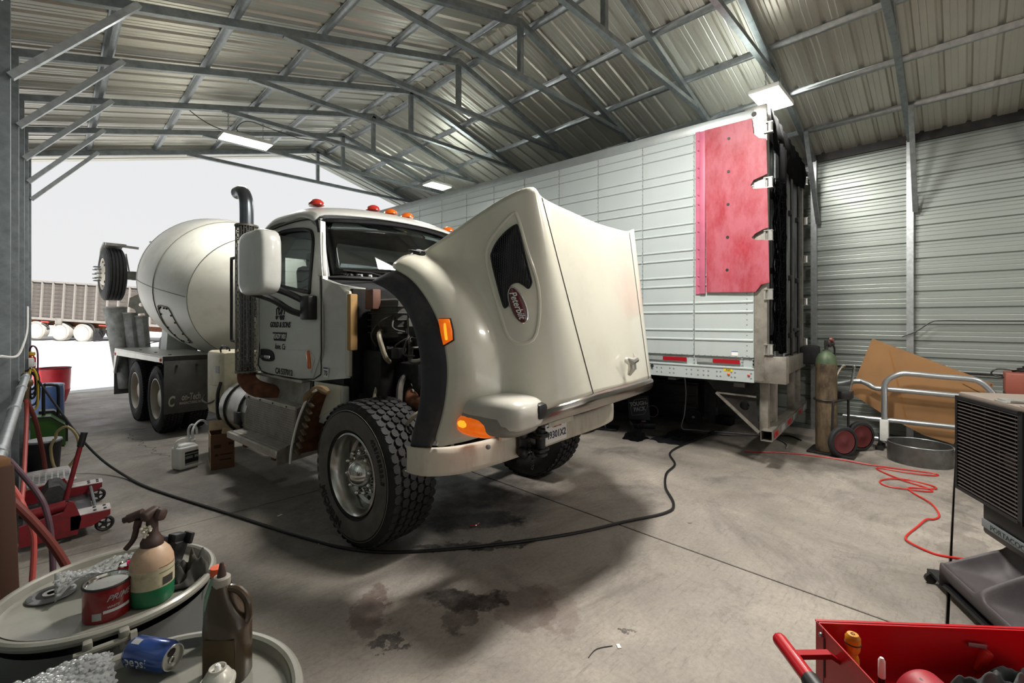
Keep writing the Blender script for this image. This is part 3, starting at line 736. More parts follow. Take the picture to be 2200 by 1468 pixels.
# back wall with window, floor, dash, seats
part('cab_back_wall', G().plate([(-.98, 1.15), (.98, 1.15), (.98, 2.2), (.9, 2.70), (-.9, 2.70), (-.98, 2.2)], .05, fn=lambda x, z, t: (x, 2.14+t, z), holes=[[(-.75, 2.0), (.75, 2.0), (.75, 2.42), (-.75, 2.42)]]), CABW)
part('rear_window', G().bb((-.75, 2.16, 2.0), (.75, 2.165, 2.42)), GLASS)
part('cab_floor', G().bb((-.98, .5, 1.14), (.98, 2.15, 1.2)), DKSTEEL)
BULBGLINT = mat('glowing_bulb_and_glint', 'ffb028', .3, emit='ffae28', estr=1.0, var=.2, scale=30)
SEATM = mat('charcoal_seat_fabric', '34363a', .85, var=.15, scale=20)
LINER = mat('grey_cab_liner', '2e3033', .8)
part('dashboard', G().bb((-.95, .72, 1.55), (.95, 1.0, 1.98), bev=.05), BLACKP)
part('headliner', G().bb((-.86, 1.02, 2.655), (.86, 2.12, 2.68)), LINER)
for x in (-.48, .48):
    st = part('seat', G().box((x, 1.6, 1.62), (.5, .5, .18), bev=.06).box((x, 1.88, 1.98), (.48, .16, .66), rot=(-.12, 0, 0), bev=.06).box((x, 1.93, 2.38), (.26, .11, .18), bev=.05).bb((x-.18, 1.45, 1.2), (x+.18, 1.8, 1.55)), SEATM)
stw = part('steering_wheel', G().torus((.48, 1.18, 1.95), .22, .016, 28, 6, (D(-55), 0, 0)).bar((.48, 1.0, 1.86), (.48, 1.18, 1.95), .05), BLACKP)
part('orange_reflection_bead', G().sph((.19, 1.15, 2.45), .016, 10), BULBGLINT, label='small glowing orange bead in place of a windscreen reflection')  # glowing bead added to imitate an orange reflection in the windscreen
part('sun_visor', G().box((-.75, 1.25, 2.5), (.02, .3, .14), bev=.009), BLACKP)
# cowl between windscreen and engine bay
cr = []
for b in bs: 
    p = wbot(b); cr.append([p+Vector((0, -.0, -.02)), p+Vector((0, -.10, -.075)), p+Vector((0, -.16, -.10)), p+Vector((0, -.18, -.22))])
part('cowl_panel', G().grid(cr), LINER, mods=[solid(.02)])
vt = G()
for k in range(26):
    b = -.62+.018*k; p = wbot(b); vt.bar(p+Vector((0, -.06, -.045)), p+Vector((.02, -.13, -.08)), .006)
part('cowl_vent', vt, DKSTEEL)
for b in (-.35, .4):
    p = wbot(b); part('wiper', G().tube([p+Vector((0, -.03, .0)), p+Vector((-.3, -.035, .05)), p+Vector((-.55, .02, .06))], .009, 5), BLACKP)
part('firewall', G().bb((-.93, .44, 1.0), (.93, .5, 1.98)), INNER)
part('bay_sill_panel', G().bb((-1.02, .46, .78), (-.95, .92, 1.14), bev=.012), CABW)
part('bay_sill_panel', G().plate([(.92, .79), (.47, 1.0), (.47, 1.15), (.92, 1.15)], .02, fn=lambda y, z, t: (-1.03+t, y, z)), CREAM)
# ---- frame and axles
fr_ = G()
for b in (-.42, .42): fr_.bb((b-.04, -.95, .68), (b+.04, 8.0, .96))
for a in (-.8, .6, 2.0, 3.4, 4.6, 6.2, 7.9): fr_.bb((-.42, a-.04, .72), (.42, a+.04, .92))
part('chassis_frame', fr_, DKSTEEL)
part('front_axle', G().cyl((-.9, 0, .5), (.9, 0, .5), .075, 12).cyl((-.95, 0, .545), (-.80, 0, .545), .2, 20).cyl((.95, 0, .545), (.80, 0, .545), .2, 20), DKSTEEL)
for a in (5.5, 6.82): part('drive_axle', G().cyl((-1.0, a, .512), (1.0, a, .512), .1, 12).sph((0, a, .53), .26, 14), DKSTEEL)
for b in (-.42, .42):
    g = G()
    for k in range(4): g.tube([(b, -.7+.05*k, .66-.03*k), (b, 0, .58-.022*k), (b, .7-.05*k, .66-.03*k)], .02, 4)
    part('leaf_spring', g, DKSTEEL)
# ---- hood, built as it stands tilted forward (its own small twist about the hinge)
HM = Matrix.Rotation(D(2.8), 4, 'Z')
outer = [(-.414, 2.061), (-.569, 2.013), (-.707, 1.917), (-.837, 1.77), (-.912, 1.639), (-.948, 1.494), (-.961, 1.391), (-.948, 1.253), (-.912, 1.094), (-.82, .90)]
ridge = [(-.443, 2.109), (-.588, 2.072), (-.751, 1.97), (-.891, 1.822), (-.989, 1.666), (-1.036, 1.513), (-1.047, 1.379), (-1.036, 1.234), (-.989, 1.075), (-.928, .925)]
crease = [(-.41, 2.19), (-.56, 2.14), (-.76, 2.05), (-.92, 1.94), (-1.04, 1.79), (-1.11, 1.646), (-1.155, 1.505), (-1.18, 1.365), (-1.19, 1.22), (-1.21, 1.03)]
zc = [2.56, 2.42, 2.26, 2.10, 1.94, 1.78, 1.62, 1.47, 1.33, 1.185]
crown = []; seam = []; cen = []
for k, z in enumerate(zc):
    t = k/9
    crown.append((-(.87-.13*t), -1.335-.20*t, z))
    seam.append((-(.72-.22*t), -1.315-.275*t, 2.505+(1.215-2.505)*t))
    cen.append((0, -1.37-.262*t, 2.45+(1.222-2.45)*t))
def hrow(k, sgn):
    o, r, c = outer[k], ridge[k], crease[k]; w = crown[k]; t = k/9
    cb = -.96
    m1 = (-(1.155), r[0]*.66+c[0]*.34-.035, r[1]*.66+c[1]*.34+(.02 if k < 4 else 0))
    m2 = (-(1.04), r[0]*.28+c[0]*.72-.03, r[1]*.28+c[1]*.72+(.012 if k < 4 else 0))
    P = [(-1.215, o[0], o[1]), (-1.205, r[0]+.012, r[1]-.008), (-1.195, r[0]-.01, r[1]+.004), m1, m2, (cb, c[0]+.0, c[1]), (cb+.018, c[0]*.82+w[1]*.18, c[1]*.82+w[2]*.18)]
    for s in (.45, .72, .9):
        b = cb+.02+(w[0]+.0-cb-.02)*s**3; P.append((b, c[0]+(w[1]+.035-c[0])*s, c[1]+(w[2]-c[1])*s-(.0)))
    P.append((w[0]+.03, w[1]-.005, w[2]))
    sm = seam[k]
    P.append(((w[0]+sm[0])/2+.02, (w[1]+sm[1])/2-.015, (w[2]+sm[2])/2))
    P.append(sm); P.append((sm[0]*.5, (sm[1]+cen[k][1])/2-.008, (sm[2]+cen[k][2])/2)); P.append(cen[k])
    return [(sgn*-p[0], p[1], p[2]) for p in P]
rows = []
for k in range(10):
    l = hrow(k, -1); r = hrow(k, 1); rows.append(l+list(reversed(r))[1:])
hood_g = G().grid(rows)
hood = part('hood', hood_g, CREAM, M=HM, mods=[subs(2), ('SOLIDIFY', dict(thickness=.014, offset=-1))], recalc=True, ang=80, label='tilted cream hood with flared fenders')
# smooth copy of the hood surface used to seat details on it
def hoodpt(b0, a, z):
    d0 = Vector((-3, a, z)); h = HBVH.ray_cast(d0, Vector((1, 0, 0)))
    return (h[0], h[1]) if h[0] is not None else (Vector((b0, a, z)), Vector((-1, 0, 0)))
dg = bpy.context.evaluated_depsgraph_get()
_t = bpy.data.meshes.new('tmp'); _t.from_pydata([tuple(p) for r in rows for p in r], [], hood_g.f)
_o = bpy.data.objects.new('tmp', _t); COL.objects.link(_o); _m = _o.modifiers.new('s', 'SUBSURF'); _m.levels = 2; _m.render_levels = 2
bpy.context.view_layer.update(); dg = bpy.context.evaluated_depsgraph_get(); HBVH = BVHTree.FromObject(_o, dg)
bpy.data.objects.remove(_o, do_unlink=True)
def onhood(pts, off):
    out = []
    for a, z in pts:
        p, n = hoodpt(-.95, a, z)
        if n.x > 0: n = -n
        out.append(p+n*off)
    return out
def frontpt(b, z):
    h = HBVH.ray_cast(Vector((b, -4, z)), Vector((0, 1, 0)))
    return h[0]+Vector((0, -.001, 0)) if h[0] is not None else None
for sgn in (-1, 1):
    pts = spline([Vector((sgn*-s[0], s[1], s[2])) for s in seam], 4)
    part('hood_seam', G().tube([q for q in (frontpt(p.x, p.z) for p in pts) if q is not None], .0036, 5), SEAMM, M=HM)
# black wheel-arch flare
def flare(sgn):
    oo = [(-.254, 1.99)]+outer[:-1]+[(-.80, .875)]
    ii = [(-.281, 1.965), (-.434, 1.90), (-.55, 1.82), (-.64, 1.72), (-.69, 1.62), (-.73, 1.50), (-.745, 1.39), (-.742, 1.25), (-.712, 1.10), (-.65, .945), (-.645, .895)]
    rws = []
    for o, i in zip(oo, ii):
        mid = ((o[0]+i[0])/2, (o[1]+i[1])/2)
        rws.append([(sgn*x, a, z) for x, (a, z) in ((1.20, o), (1.232, (o[0]*.93+i[0]*.07, o[1]*.93+i[1]*.07)), (1.262, mid), (1.255, (o[0]*.12+i[0]*.88, o[1]*.12+i[1]*.88)), (1.235, i), (1.12, (i[0]-.01, i[1]+.01)), (.98, (i[0]-.03, i[1]+.01)))])
    return G().grid(rws)
for sgn in (-1, 1): part('fender_flare', flare(sgn), FLAREM, M=HM, mods=[subs(2), solid(.006)], label='grey black wheel arch flare')
# inner hood panel closing the arch from behind
# grille surround: chrome band along the leading edge
band = []
cu = [(-.93, -1.25, 1.06), (-.84, -1.44, 1.145), (-.70, -1.545, 1.185), (-.5, -1.60, 1.208), (-.25, -1.632, 1.216), (0, -1.642, 1.217)]
cu = cu+[(-b, a, z) for b, a, z in reversed(cu[:-1])]
for b, a, z in cu: band.append([(b, a+.02, z+.020), (b, a-.020, z+.014), (b, a-.026, z-.025), (b, a-.004, z-.082), (b*.99, a+.05, z-.096)])
part('grille_surround', G().grid(band), mat('dulled_chrome', '9a948e', .2, 1, var=.1), M=HM, mods=[subs(1), solid(.006)], label='chrome grille surround')
gr = G()
part('grille_mesh', gr.bb((-.75, -1.45, 1.09), (.75, -.9, 1.11)), INNER, M=HM)
og = G().lathe([(.001, -.03), (.03, -.028), (.038, .0), (.03, .02), (.012, .045), (.001, .05)], 16, M=MT((0, 0, 0), (0, 0, 0), (1, .7, 1)))
part('hood_ornament', G().tube([(0.0, -1.665, 1.16), (.0, -1.69, 1.21), (0, -1.685, 1.25), (.0, -1.64, 1.262)], [.012, .03, .034, .02], 10).tube([(-.07, -1.69, 1.275), (-.03, -1.70, 1.25), (.04, -1.70, 1.26), (.085, -1.66, 1.30)], [.006, .022, .022, .005], 8), ALU, M=HM @ MT((-.045, .02, .03), sc=(1.15, 1, 1.1)), label='metal bird ornament')
# side vent: recess rim, black mesh, oval badge
def curve2(pts, n=4): return [tuple(p)[:2] for p in spline([(a, z, 0) for a, z in pts], n, closed=True)]
VENT = [(-1.235, 2.31), (-1.252, 2.285), (-1.31, 2.10), (-1.345, 1.965), (-1.348, 1.93), (-1.332, 1.895), (-1.30, 1.925), (-1.265, 1.945), (-1.225, 1.93), (-1.205, 1.90), (-1.20, 1.855), (-1.212, 1.81), (-1.20, 1.785), (-1.18, 1.79), (-1.13, 1.93), (-1.075, 2.10), (-1.078, 2.15), (-1.11, 2.21), (-1.17, 2.27)]
VENT = [(-1.235, 2.31), (-1.252, 2.285), (-1.30, 2.10), (-1.335, 1.965), (-1.338, 1.935), (-1.325, 1.905), (-1.30, 1.925), (-1.265, 1.945), (-1.225, 1.935), (-1.203, 1.905), (-1.198, 1.86), (-1.210, 1.81), (-1.20, 1.79), (-1.18, 1.795), (-1.13, 1.93), (-1.075, 2.10), (-1.078, 2.15), (-1.11, 2.21), (-1.17, 2.27)]
def decal(name, outline, m, off, th=.004, label=None, holes=()):
    g = G(); bm = bmesh.new()
    vv = [bm.verts.new((a, z, 0)) for a, z in outline]; es = [bm.edges.new((vv[i], vv[(i+1) % len(vv)])) for i in range(len(vv))]
    bmesh.ops.triangle_fill(bm, edges=es, use_beauty=True)
    bmesh.ops.subdivide_edges(bm, edges=[e for e in bm.edges if len(e.link_faces) > 1], cuts=1, use_grid_fill=False)
    bmesh.ops.triangulate(bm, faces=bm.faces[:])
    bm.verts.index_update(); P = onhood([(v.co.x, v.co.y) for v in bm.verts], off)
    g.add(P, [[v.index for v in f.verts] for f in bm.faces]); bm.free()
    return part(name, g, m, M=HM, mods=[solid(th, 0)], label=label, ang=60)
def grow(pts, d):
    n = len(pts); out = []
    ar = sum(pts[i][0]*pts[(i+1) % n][1]-pts[(i+1) % n][0]*pts[i][1] for i in range(n)); s = 1 if ar > 0 else -1
    for i in range(n):
        a, b = pts[i-1], pts[(i+1) % n]; dx, dy = b[0]-a[0], b[1]-a[1]; l = math.hypot(dx, dy) or 1
        out.append((pts[i][0]+s*dy/l*d, pts[i][1]-s*dx/l*d))
    return out
vent_o = curve2(VENT, 3)
RIMO = curve2([(-1.21, 2.385), (-1.245, 2.36), (-1.30, 2.17), (-1.375, 1.90), (-1.375, 1.62), (-1.30, 1.56), (-1.22, 1.60), (-1.16, 1.74), (-1.06, 2.0), (-1.03, 2.12), (-1.04, 2.2), (-1.12, 2.3)], 4)
part('vent_rim', G().tube(onhood(RIMO[:34]+RIMO[34:], -.004), .013, 8, closed=True), CREAM, M=HM)
vent = decal('hood_vent', vent_o, BLACKP, .004, .006, 'black mesh hood vent')
vr = G()
for i in range(22):
    for j in range(34):
        a = -1.05-.0145*i; z = 1.78+.0165*j+(.008 if i % 2 else 0)+(a+1.2)*-.0
        # keep cells inside the vent outline
        ins = False; n = len(vent_o)
        for q in range(n):
            (x1, y1), (x2, y2) = vent_o[q], vent_o[(q+1) % n]
            if (y1 > z) != (y2 > z) and a < (x2-x1)*(z-y1)/(y2-y1)+x1: ins = not ins
        if ins:
            p = onhood([(a, z-.006), (a, z+.006)], .009); vr.tube(p, .0028, 4)
obj('vent_mesh', vr, mat('dark_grey_mesh', '3c3c42', .4, .3), vent, M=HM, kind='stuff')
part('vent_border', G().tube(onhood(vent_o, .006), .0055, 6, closed=True), BLACKP, M=HM)
OC = (-1.268, 1.80); OX = Vector((-.045, -.112)); OY = Vector((-.041, .0165))
def oval(s): return [(OC[0]+s*(OX.x*math.cos(t)+OY.x*math.sin(t)), OC[1]+s*(OX.y*math.cos(t)+OY.y*math.sin(t))) for t in [2*PI*i/32 for i in range(32)]]
part('badge_rim', G().tube(onhood(oval(1.0), .006), .005, 6, closed=True), CHROME, M=HM)
badge = decal('badge', oval(.97), mat('badge_maroon', '5a0f1c', .25, coat=.5), .007, .004, 'oval maroon maker badge')
p0, n0 = hoodpt(-.95, *OC); n0 = -n0 if n0.x > 0 else n0
px, _ = hoodpt(-.95, OC[0]+OX.x, OC[1]+OX.y); ux = (px-p0).normalized(); uy = n0.cross(ux).normalized()
text('badge_lettering', 'Peterbilt', .062, WHITET, badge, HM @ basis(p0+n0*.013, ux, uy, n0), shear=.35, ext=.0008, bold=.0008, sx=.85)
# marker lamp on the fender, headlamp pod with its glowing turn signal
mk = curve2([(-.893, 1.712), (-.965, 1.709), (-.99, 1.64), (-1.0, 1.585), (-.94, 1.553), (-.918, 1.62)], 1)
decal('marker_lamp_base', grow(mk, .008), BLACKP, .006, .006)
decal('marker_lamp', mk, AMBER, .014, .012, 'glowing amber fender marker lamp')
decal('lit_bulb', curve2([(-.938, 1.68), (-.952, 1.68), (-.968, 1.61), (-.972, 1.585), (-.955, 1.585), (-.945, 1.63)], 2), BULBGLINT, .0215, .002)
def superell(c, r, e=2.6, n=20, m=12, cut=None):
    g = G(); rows_ = []
    for i in range(m+1):
        v = -PI/2+PI*i/m; row = []
        for j in range(n):
            u = 2*PI*j/n
            s = lambda x: math.copysign(abs(x)**(2/e), x)
            p = Vector((c[0]+r[0]*s(math.cos(v))*s(math.cos(u)), c[1]+r[1]*s(math.cos(v))*s(math.sin(u)), c[2]+r[2]*s(math.sin(v))))
            if cut: p = cut(p)
            row.append(p)
        rows_.append(row)
    return g.grid(rows_, closed=True)
def podcut(p):
    # nose slopes down to the lens end, top edge dips forward
    if p.y > -1.2: p.z -= .16*(p.y+1.2)*(1 if p.z > 1.13 else .0)
    return p
for sgn in (-1, 1):
    FX = (MT((-.12, .25, 0)) if sgn > 0 else MT()) @ Matrix.Diagonal((-sgn, 1, 1, 1))
    part('headlamp_pod', superell((-1.03, -1.245, 1.150), (.175, .24, .105), 3.6, cut=podcut), CREAM if 0 else mat('pod_grey_white', 'c3c1b8', .3, coat=.3), M=HM @ FX)
    part('headlamp_pod_trim', superell((-1.034, -1.225, 1.100), (.178, .235, .085), 3.2), mat('pod_band_grey', '8d8a82', .35), M=HM @ FX)  # grey band round the lower part of the pod
    part('turn_signal', superell((-1.062, -1.145, 1.072), (.178, .165, .076), 2.6), AMBER, M=HM @ FX, label='glowing amber turn signal')
    part('lit_bulb', superell((-1.095, -1.105, 1.084), (.152, .09, .042), 2.2), BULBGLINT, M=HM @ FX, label='yellow glowing bulb area')
    part('pod_bracket', G().box((-.95, -1.45, 1.165), (.1, .10, .10), bev=.03), BLACKP, M=HM @ FX)
# latch on the rear edge of the hood
part('hood_latch', G().tube([(-.95, -.30, 2.17), (-.97, -.42, 2.205), (-1.0, -.50, 2.18)], .022, 6).box((-.98, -.42, 2.20), (.07, .14, .02), rot=(.25, 0, 0), bev=.006), BLACKP, M=HM)

# ---- bumper, tow hitch, number plate
BUMP = mat('cream_bumper_paint', 'cfc9ba', .4, var=.06, scale=8, dirt='7d6a54', damt=.5, dscale=5, stretch=(1, 1, .25), dlow=.5)
bo = [(-1.24, -.70), (-1.24, -.80), (-1.20, -.88), (-1.10, -.97), (-.98, -1.02), (-.69, -1.055), (-.35, -1.05), (0, -1.045)]
bo = bo+[(-b, a) for b, a in reversed(bo[:-1])]
bp_ = [[(b, a+.03, .735), (b, a, .72), (b, a-.008, .73), (b, a-.008, .88), (b, a, .892), (b, a+.04, .892)] for b, a in bo]
part('front_bumper', G().grid(bp_), BUMP, mods=[solid(.012), subs(1)])
part('hood_hinge_plate', G().bb((-.75, -1.1, .885), (-.30, -1.07, 1.0), bev=.006).bb((-.2, -1.1, .88), (.15, -1.07, 1.02), bev=.006), BUMP)
for b, z in ((-.86, .87), (-.52, .77), (-.12, .93)): part('bumper_bolt', G().sph((b, -1.075, z), .017, 10), GALV)
ht = G()
ht.bb((-.42, -1.10, .74), (-.18, -1.06, .93), bev=.02).sph((-.40, -1.11, .90), .04, 12).sph((-.40, -1.11, .77), .04, 12).sph((-.19, -1.11, .92), .035, 12)
ht.bb((-.34, -1.22, .86), (-.22, -1.08, .885), bev=.008).bb((-.34, -1.22, .765), (-.22, -1.08, .79), bev=.008).cyl((-.28, -1.18, .73), (-.28, -1.18, .925), .036, 16).cyl((-.28, -1.18, .885), (-.28, -1.18, .90), .055, 16).cyl((-.28, -1.18, .74), (-.28, -1.18, .755), .05, 16)
part('tow_hitch', ht, BLACKP, M=MT((-.14, 0, 0)))
ch = G()
for k in range(12): ch.torus((-.385+.012*math.sin(k), -1.15-.004*k, .875-.018*k), .011, .0028, 10, 5, (PI/2 if k % 2 else 0, 0, 0))
part('hitch_chain', ch, DKSTEEL, M=MT((-.14, 0, 0)))
pl = part('number_plate', G().bb((-.24, -1.095, .755), (.055, -1.085, .905), bev=.004), WHITEP)
PM = lambda x, z: basis(Vector((x, -1.097, z)), Vector((1, 0, 0)), Vector((0, 0, 1)), Vector((0, -1, 0)))
text('plate_lettering', '49301X2', .078, mat('plate_navy', '23283f', .5), pl, PM(-.092, .815), sx=.92, bold=.0008)
text('plate_lettering', 'California', .032, mat('plate_red', 'b03038', .5), pl, PM(-.09, .882), shear=.3)
text('plate_lettering', 'MAY', .016, BLACKT, pl, PM(-.21, .885)); text('plate_lettering', '2019', .016, BLACKT, pl, PM(.03, .885))

# ---- engine bay contents
eng = G()
eng.bb((-.45, -.75, .85), (.45, .42, 1.45), bev=.03).bb((-.30, -.7, 1.4), (.30, .3, 1.72), bev=.05).bb((-.7, -.15, .9), (-.4, .4, 1.35), bev=.03)
eng.cyl((-.55, -.5, 1.1), (-.55, -.1, 1.1), .14, 14).cyl((-.6, .05, .95), (-.6, .05, 1.3), .09, 12).bb((-.85, .15, .95), (-.6, .42, 1.45), bev=.02).cyl((-.3, -.72, 1.15), (-.3, -.82, 1.15), .2, 18).cyl((.2, -.72, 1.2), (.2, -.84, 1.2), .26, 20)
part('engine_block', eng, INNER)
af = G().box((-.60, .18, 1.72), (.42, .42, .34), bev=.05)
for k in range(5): af.box((-.60, .18, 1.60+.055*k), (.435, .435, .012), bev=.003)
part('air_cleaner_box', af, mat('dusty_black_box', '3d3c3a', .65, dirt='5c5850', damt=.5, dscale=8), label='dusty ribbed air cleaner housing')
part('paper_tag', G().box((-.66, -.04, 1.79), (.10, .004, .10), bev=.0015), WHITEP, label='white tag with a handwritten number')
text('tag_lettering', '45', .06, mat('red_brown_ink', '6a3a30', .7), TRK, basis(Vector((-.66, -.044, 1.785)), Vector((1, 0, 0)), Vector((0, 0, 1)), Vector((0, -1, 0))), shear=.3, ext=.0006)
part('radiator', G().bb((-.62, -.98, .78), (.62, -.86, 1.75), bev=.02), INNER)
part('bay_side_panel', G().bb((-.99, .38, 1.45), (-.92, .44, 1.93), bev=.01), mat('tan_insulation', 'b08c5a', .8, dirt='6a4a2a', damt=.4))
part('relay_bracket', G().bb((-.88, .22, 1.80), (-.80, .34, 1.97), bev=.01), mat('brown_bracket', '6a4a3e', .6))
part('steel_upright', G().bb((-.80, .30, 1.25), (-.72, .38, 1.85), bev=.006), DKSTEEL)
HOSE = mat('grey_hose', '4a4742', .55, dirt='2b2927', damt=.4, dscale=10)
HOSEW = mat('pale_hose', 'a59c88', .5)
hs = [([(-.80, .2, 1.62), (-.9, .1, 1.58), (-.88, .05, 1.42), (-.8, .1, 1.36)], .02, HOSEW), ([(-.72, -.06, 1.72), (-.75, -.12, 1.5), (-.8, -.2, 1.38), (-.7, -.32, 1.42), (-.55, -.4, 1.55)], .022, HOSE),
      ([(-.8, .25, 1.2), (-.92, .15, .95), (-.85, 0, .85), (-.75, -.1, .86)], .018, HOSEW), ([(-.5, -.2, 1.12), (-.72, -.25, 1.0), (-.8, -.2, .9), (-.7, -.1, .86)], .014, HOSEW),
      ([(-.6, -.3, 1.5), (-.75, -.35, 1.25), (-.7, -.3, 1.1), (-.55, -.2, 1.05)], .03, HOSE), ([(-.5, .1, 1.3), (-.75, .0, 1.2), (-.85, -.1, 1.0)], .028, HOSE),
      ([(-.6, -.45, .72), (-.85, -.5, 1.0), (-.95, -.45, 1.02), (-1.0, -.3, .85)], .016, HOSEW), ([(-.3, -.6, 1.55), (-.6, -.65, 1.4), (-.72, -.5, 1.2), (-.6, -.4, 1.05)], .05, HOSE)]
for p, r, m in hs: part('engine_hose', G().tube(spline(p, 6), r, 8), m)
part('turbo_pipe', G().tube(spline([(-.45, .1, 1.15), (-.62, 0, 1.12), (-.75, -.15, 1.05), (-.70, -.32, 1.02)], 5), .06, 12), RUST)
part('intake_boot', G().tube(spline([(-.3, -.5, 1.5), (-.55, -.62, 1.38), (-.66, -.62, 1.2), (-.6, -.55, 1.05)], 5), [.075]*16, 12), mat('red_grey_boot', '4a3a36', .6))
for p in ((-.72, -.12, 1.12), (-.74, -.2, 1.04), (-.68, -.05, 1.16)): part('pipe_clamp', G().torus(p, .03, .007, 14, 6, (.5, 1.1, 0)), CHROME)
random.seed(11); misc = G()
for k in range(46):
    x, y, z = random.uniform(-.85, -.4), random.uniform(-.6, .4), random.uniform(.85, 1.65); s = random.uniform(.03, .09)
    (misc.box((x, y, z), (s, s*1.2, s), bev=.006) if k % 2 else misc.cyl((x, y, z), (x-s, y+.02, z), s*.5, 10))
part('engine_ancillaries', misc, INNER, kind='stuff')
lines = G()
for k in range(26):
    a = Vector((random.uniform(-.85, -.45), random.uniform(-.6, .4), random.uniform(.9, 1.75))); b = a+Vector((random.uniform(-.1, .05), random.uniform(-.35, .35), random.uniform(-.35, .2)))
    lines.tube(spline([a, (a+b)/2+Vector((-.08, 0, random.uniform(-.08, .04))), b], 4), random.uniform(.006, .013), 6)
part('wiring_and_lines', lines, HOSE, kind='stuff')
# inner splash liner behind the front wheel
lr = []
for k in range(11):
    t = D(18+k*11); lr.append([(b, .66*math.cos(t), .50+.64*math.sin(t)) for b in (-1.05, -.7)])
lr = [[(b, .62+.02*k+.05*math.sin(k*1.3), 1.10-.075*k) for b in (-1.13, -1.0, -.75)] for k in range(11)]
lr = [[(b, (.66+.34*(k/10)**.8), 1.10-.60*k/10-.0) for b in (-1.15, -1.0, -.80)] for k in range(11)]
part('splash_liner', G().grid(lr), RUST, mods=[solid(.008)], label='torn muddy splash liner')
lb = G()
for k in range(8): lb.box((-1.16, .72+.035*k, .98-.065*k), (.03, .07, .02), rot=(.5, 0, 0), bev=.004)
part('liner_fingers', lb, mat('muddy_rubber', '6a5a48', .85, dirt='33281e', damt=.6), kind='stuff')
part('liner_edge', G().tube(spline([(-1.17, .60, 1.12), (-1.18, .72, 1.06), (-1.19, .88, .85), (-1.2, .99, .60), (-1.2, 1.03, .42)], 5), .011, 6), WHITEP)
part('torn_fender_scrap', G().tube(spline([(-1.12, .5, 1.10), (-1.15, .62, 1.13), (-1.18, .76, 1.04), (-1.16, .84, .96)], 4), [.02, .03, .035, .03, .025, .03, .03, .035, .03, .025, .02, .02, .01][:13], 8), mat('muddy_plastic', '8a7455', .8, dirt='4a3421', damt=.7, dscale=9))

# ---- steps, exhaust stack, mirror
STEPM = mat('tread_plate_aluminium', 'c6c3bb', .4, .55, var=.12, dirt='6f5c46', damt=.5, dscale=4)
stp = part('step_box', G().plate([(-1.26, .46), (-1.26, .52), (-1.12, .54), (-1.10, .86), (-1.0, .90), (-.97, .98), (-.96, 1.12), (-.6, 1.12), (-.6, .46)], 1.16, fn=lambda x, z, t: (x, 1.14+t, z)), ALUD)
obj('upper_tread', G().bb((-1.11, 1.13, .865), (-.98, 2.32, .905), bev=.008), STEPM, stp); obj('lower_tread', G().bb((-1.285, 1.13, .46), (-1.10, 2.32, .525), bev=.008), STEPM, stp)
obj('upper_tread', G().box((-.82, 1.72, 1.125), (.42, 1.1, .03), bev=.01), STEPM, stp)
kn = G()
for i in range(44):
    for j in range(13):
        y = 1.17+.026*i; z = .555+.023*j; kn.box((-1.117+.016*(z-.54)/.3, y+(.013 if j % 2 else 0), z), (.006, .016, .007), rot=((.6 if (i+j) % 2 else -.6), 0, 0))
for i in range(46):
    for j in range(3): kn.box((-1.25+.05*j, 1.15+.0255*i, .527), (.026, .008, .005))
obj('tread_pattern', kn, STEPM, stp, kind='stuff')
for a in (1.3, 1.6, 1.9, 2.2): obj('step_bolt', G().sph((-1.112, a, .885), .009, 8), DKSTEEL, stp)
part('step_end_cap', G().plate([(-1.28, .40), (-1.27, .53), (-1.12, .58), (-1.10, .88), (-1.0, .92), (-.96, .98), (-.95, 1.13), (-.7, 1.13), (-.7, .45)], .012, fn=lambda x, z, t: (x, 1.115+t, z)), ALUD)
part('step_support', G().bb((-1.2, 1.35, .38), (-.5, 1.42, .46)).bb((-1.2, 2.05, .38), (-.5, 2.12, .46)), RUST)
part('fuel_tank', G().cyl((-.82, 2.25, .66), (-.82, 3.05, .66), .31, 36), ALU)
for a in (2.42, 2.85): part('tank_strap', G().torus((-.82, a, .66), .318, .014, 36, 6, (PI/2, 0, 0)), BLACKP)
part('tank_bracket', G().bb((-1.16, 2.36, .56), (-1.08, 2.5, .70), bev=.01), BLACKP)
GUARD = mat('perforated_guard_steel', '85817a', .5, .5, var=.15, dirt='3d352c', damt=.4)
EXP = mat('blued_exhaust_pipe', '6f757b', .3, .8, var=.15)
SB, SA = -1.10, 2.29
part('exhaust_pipe', G().tube(spline([(SB, SA, 1.05), (SB, SA, 2.5), (SB, SA, 2.92), (SB, SA+.03, 3.05), (SB, SA+.12, 3.13), (SB, SA+.26, 3.14)], 5), .066, 16, cap=False), EXP, mods=[solid(.004)])
gc = G(); gc.lathe([(.108, 1.14), (.112, 1.15), (.112, 1.16)], 28, MT((SB, SA, 0))); 
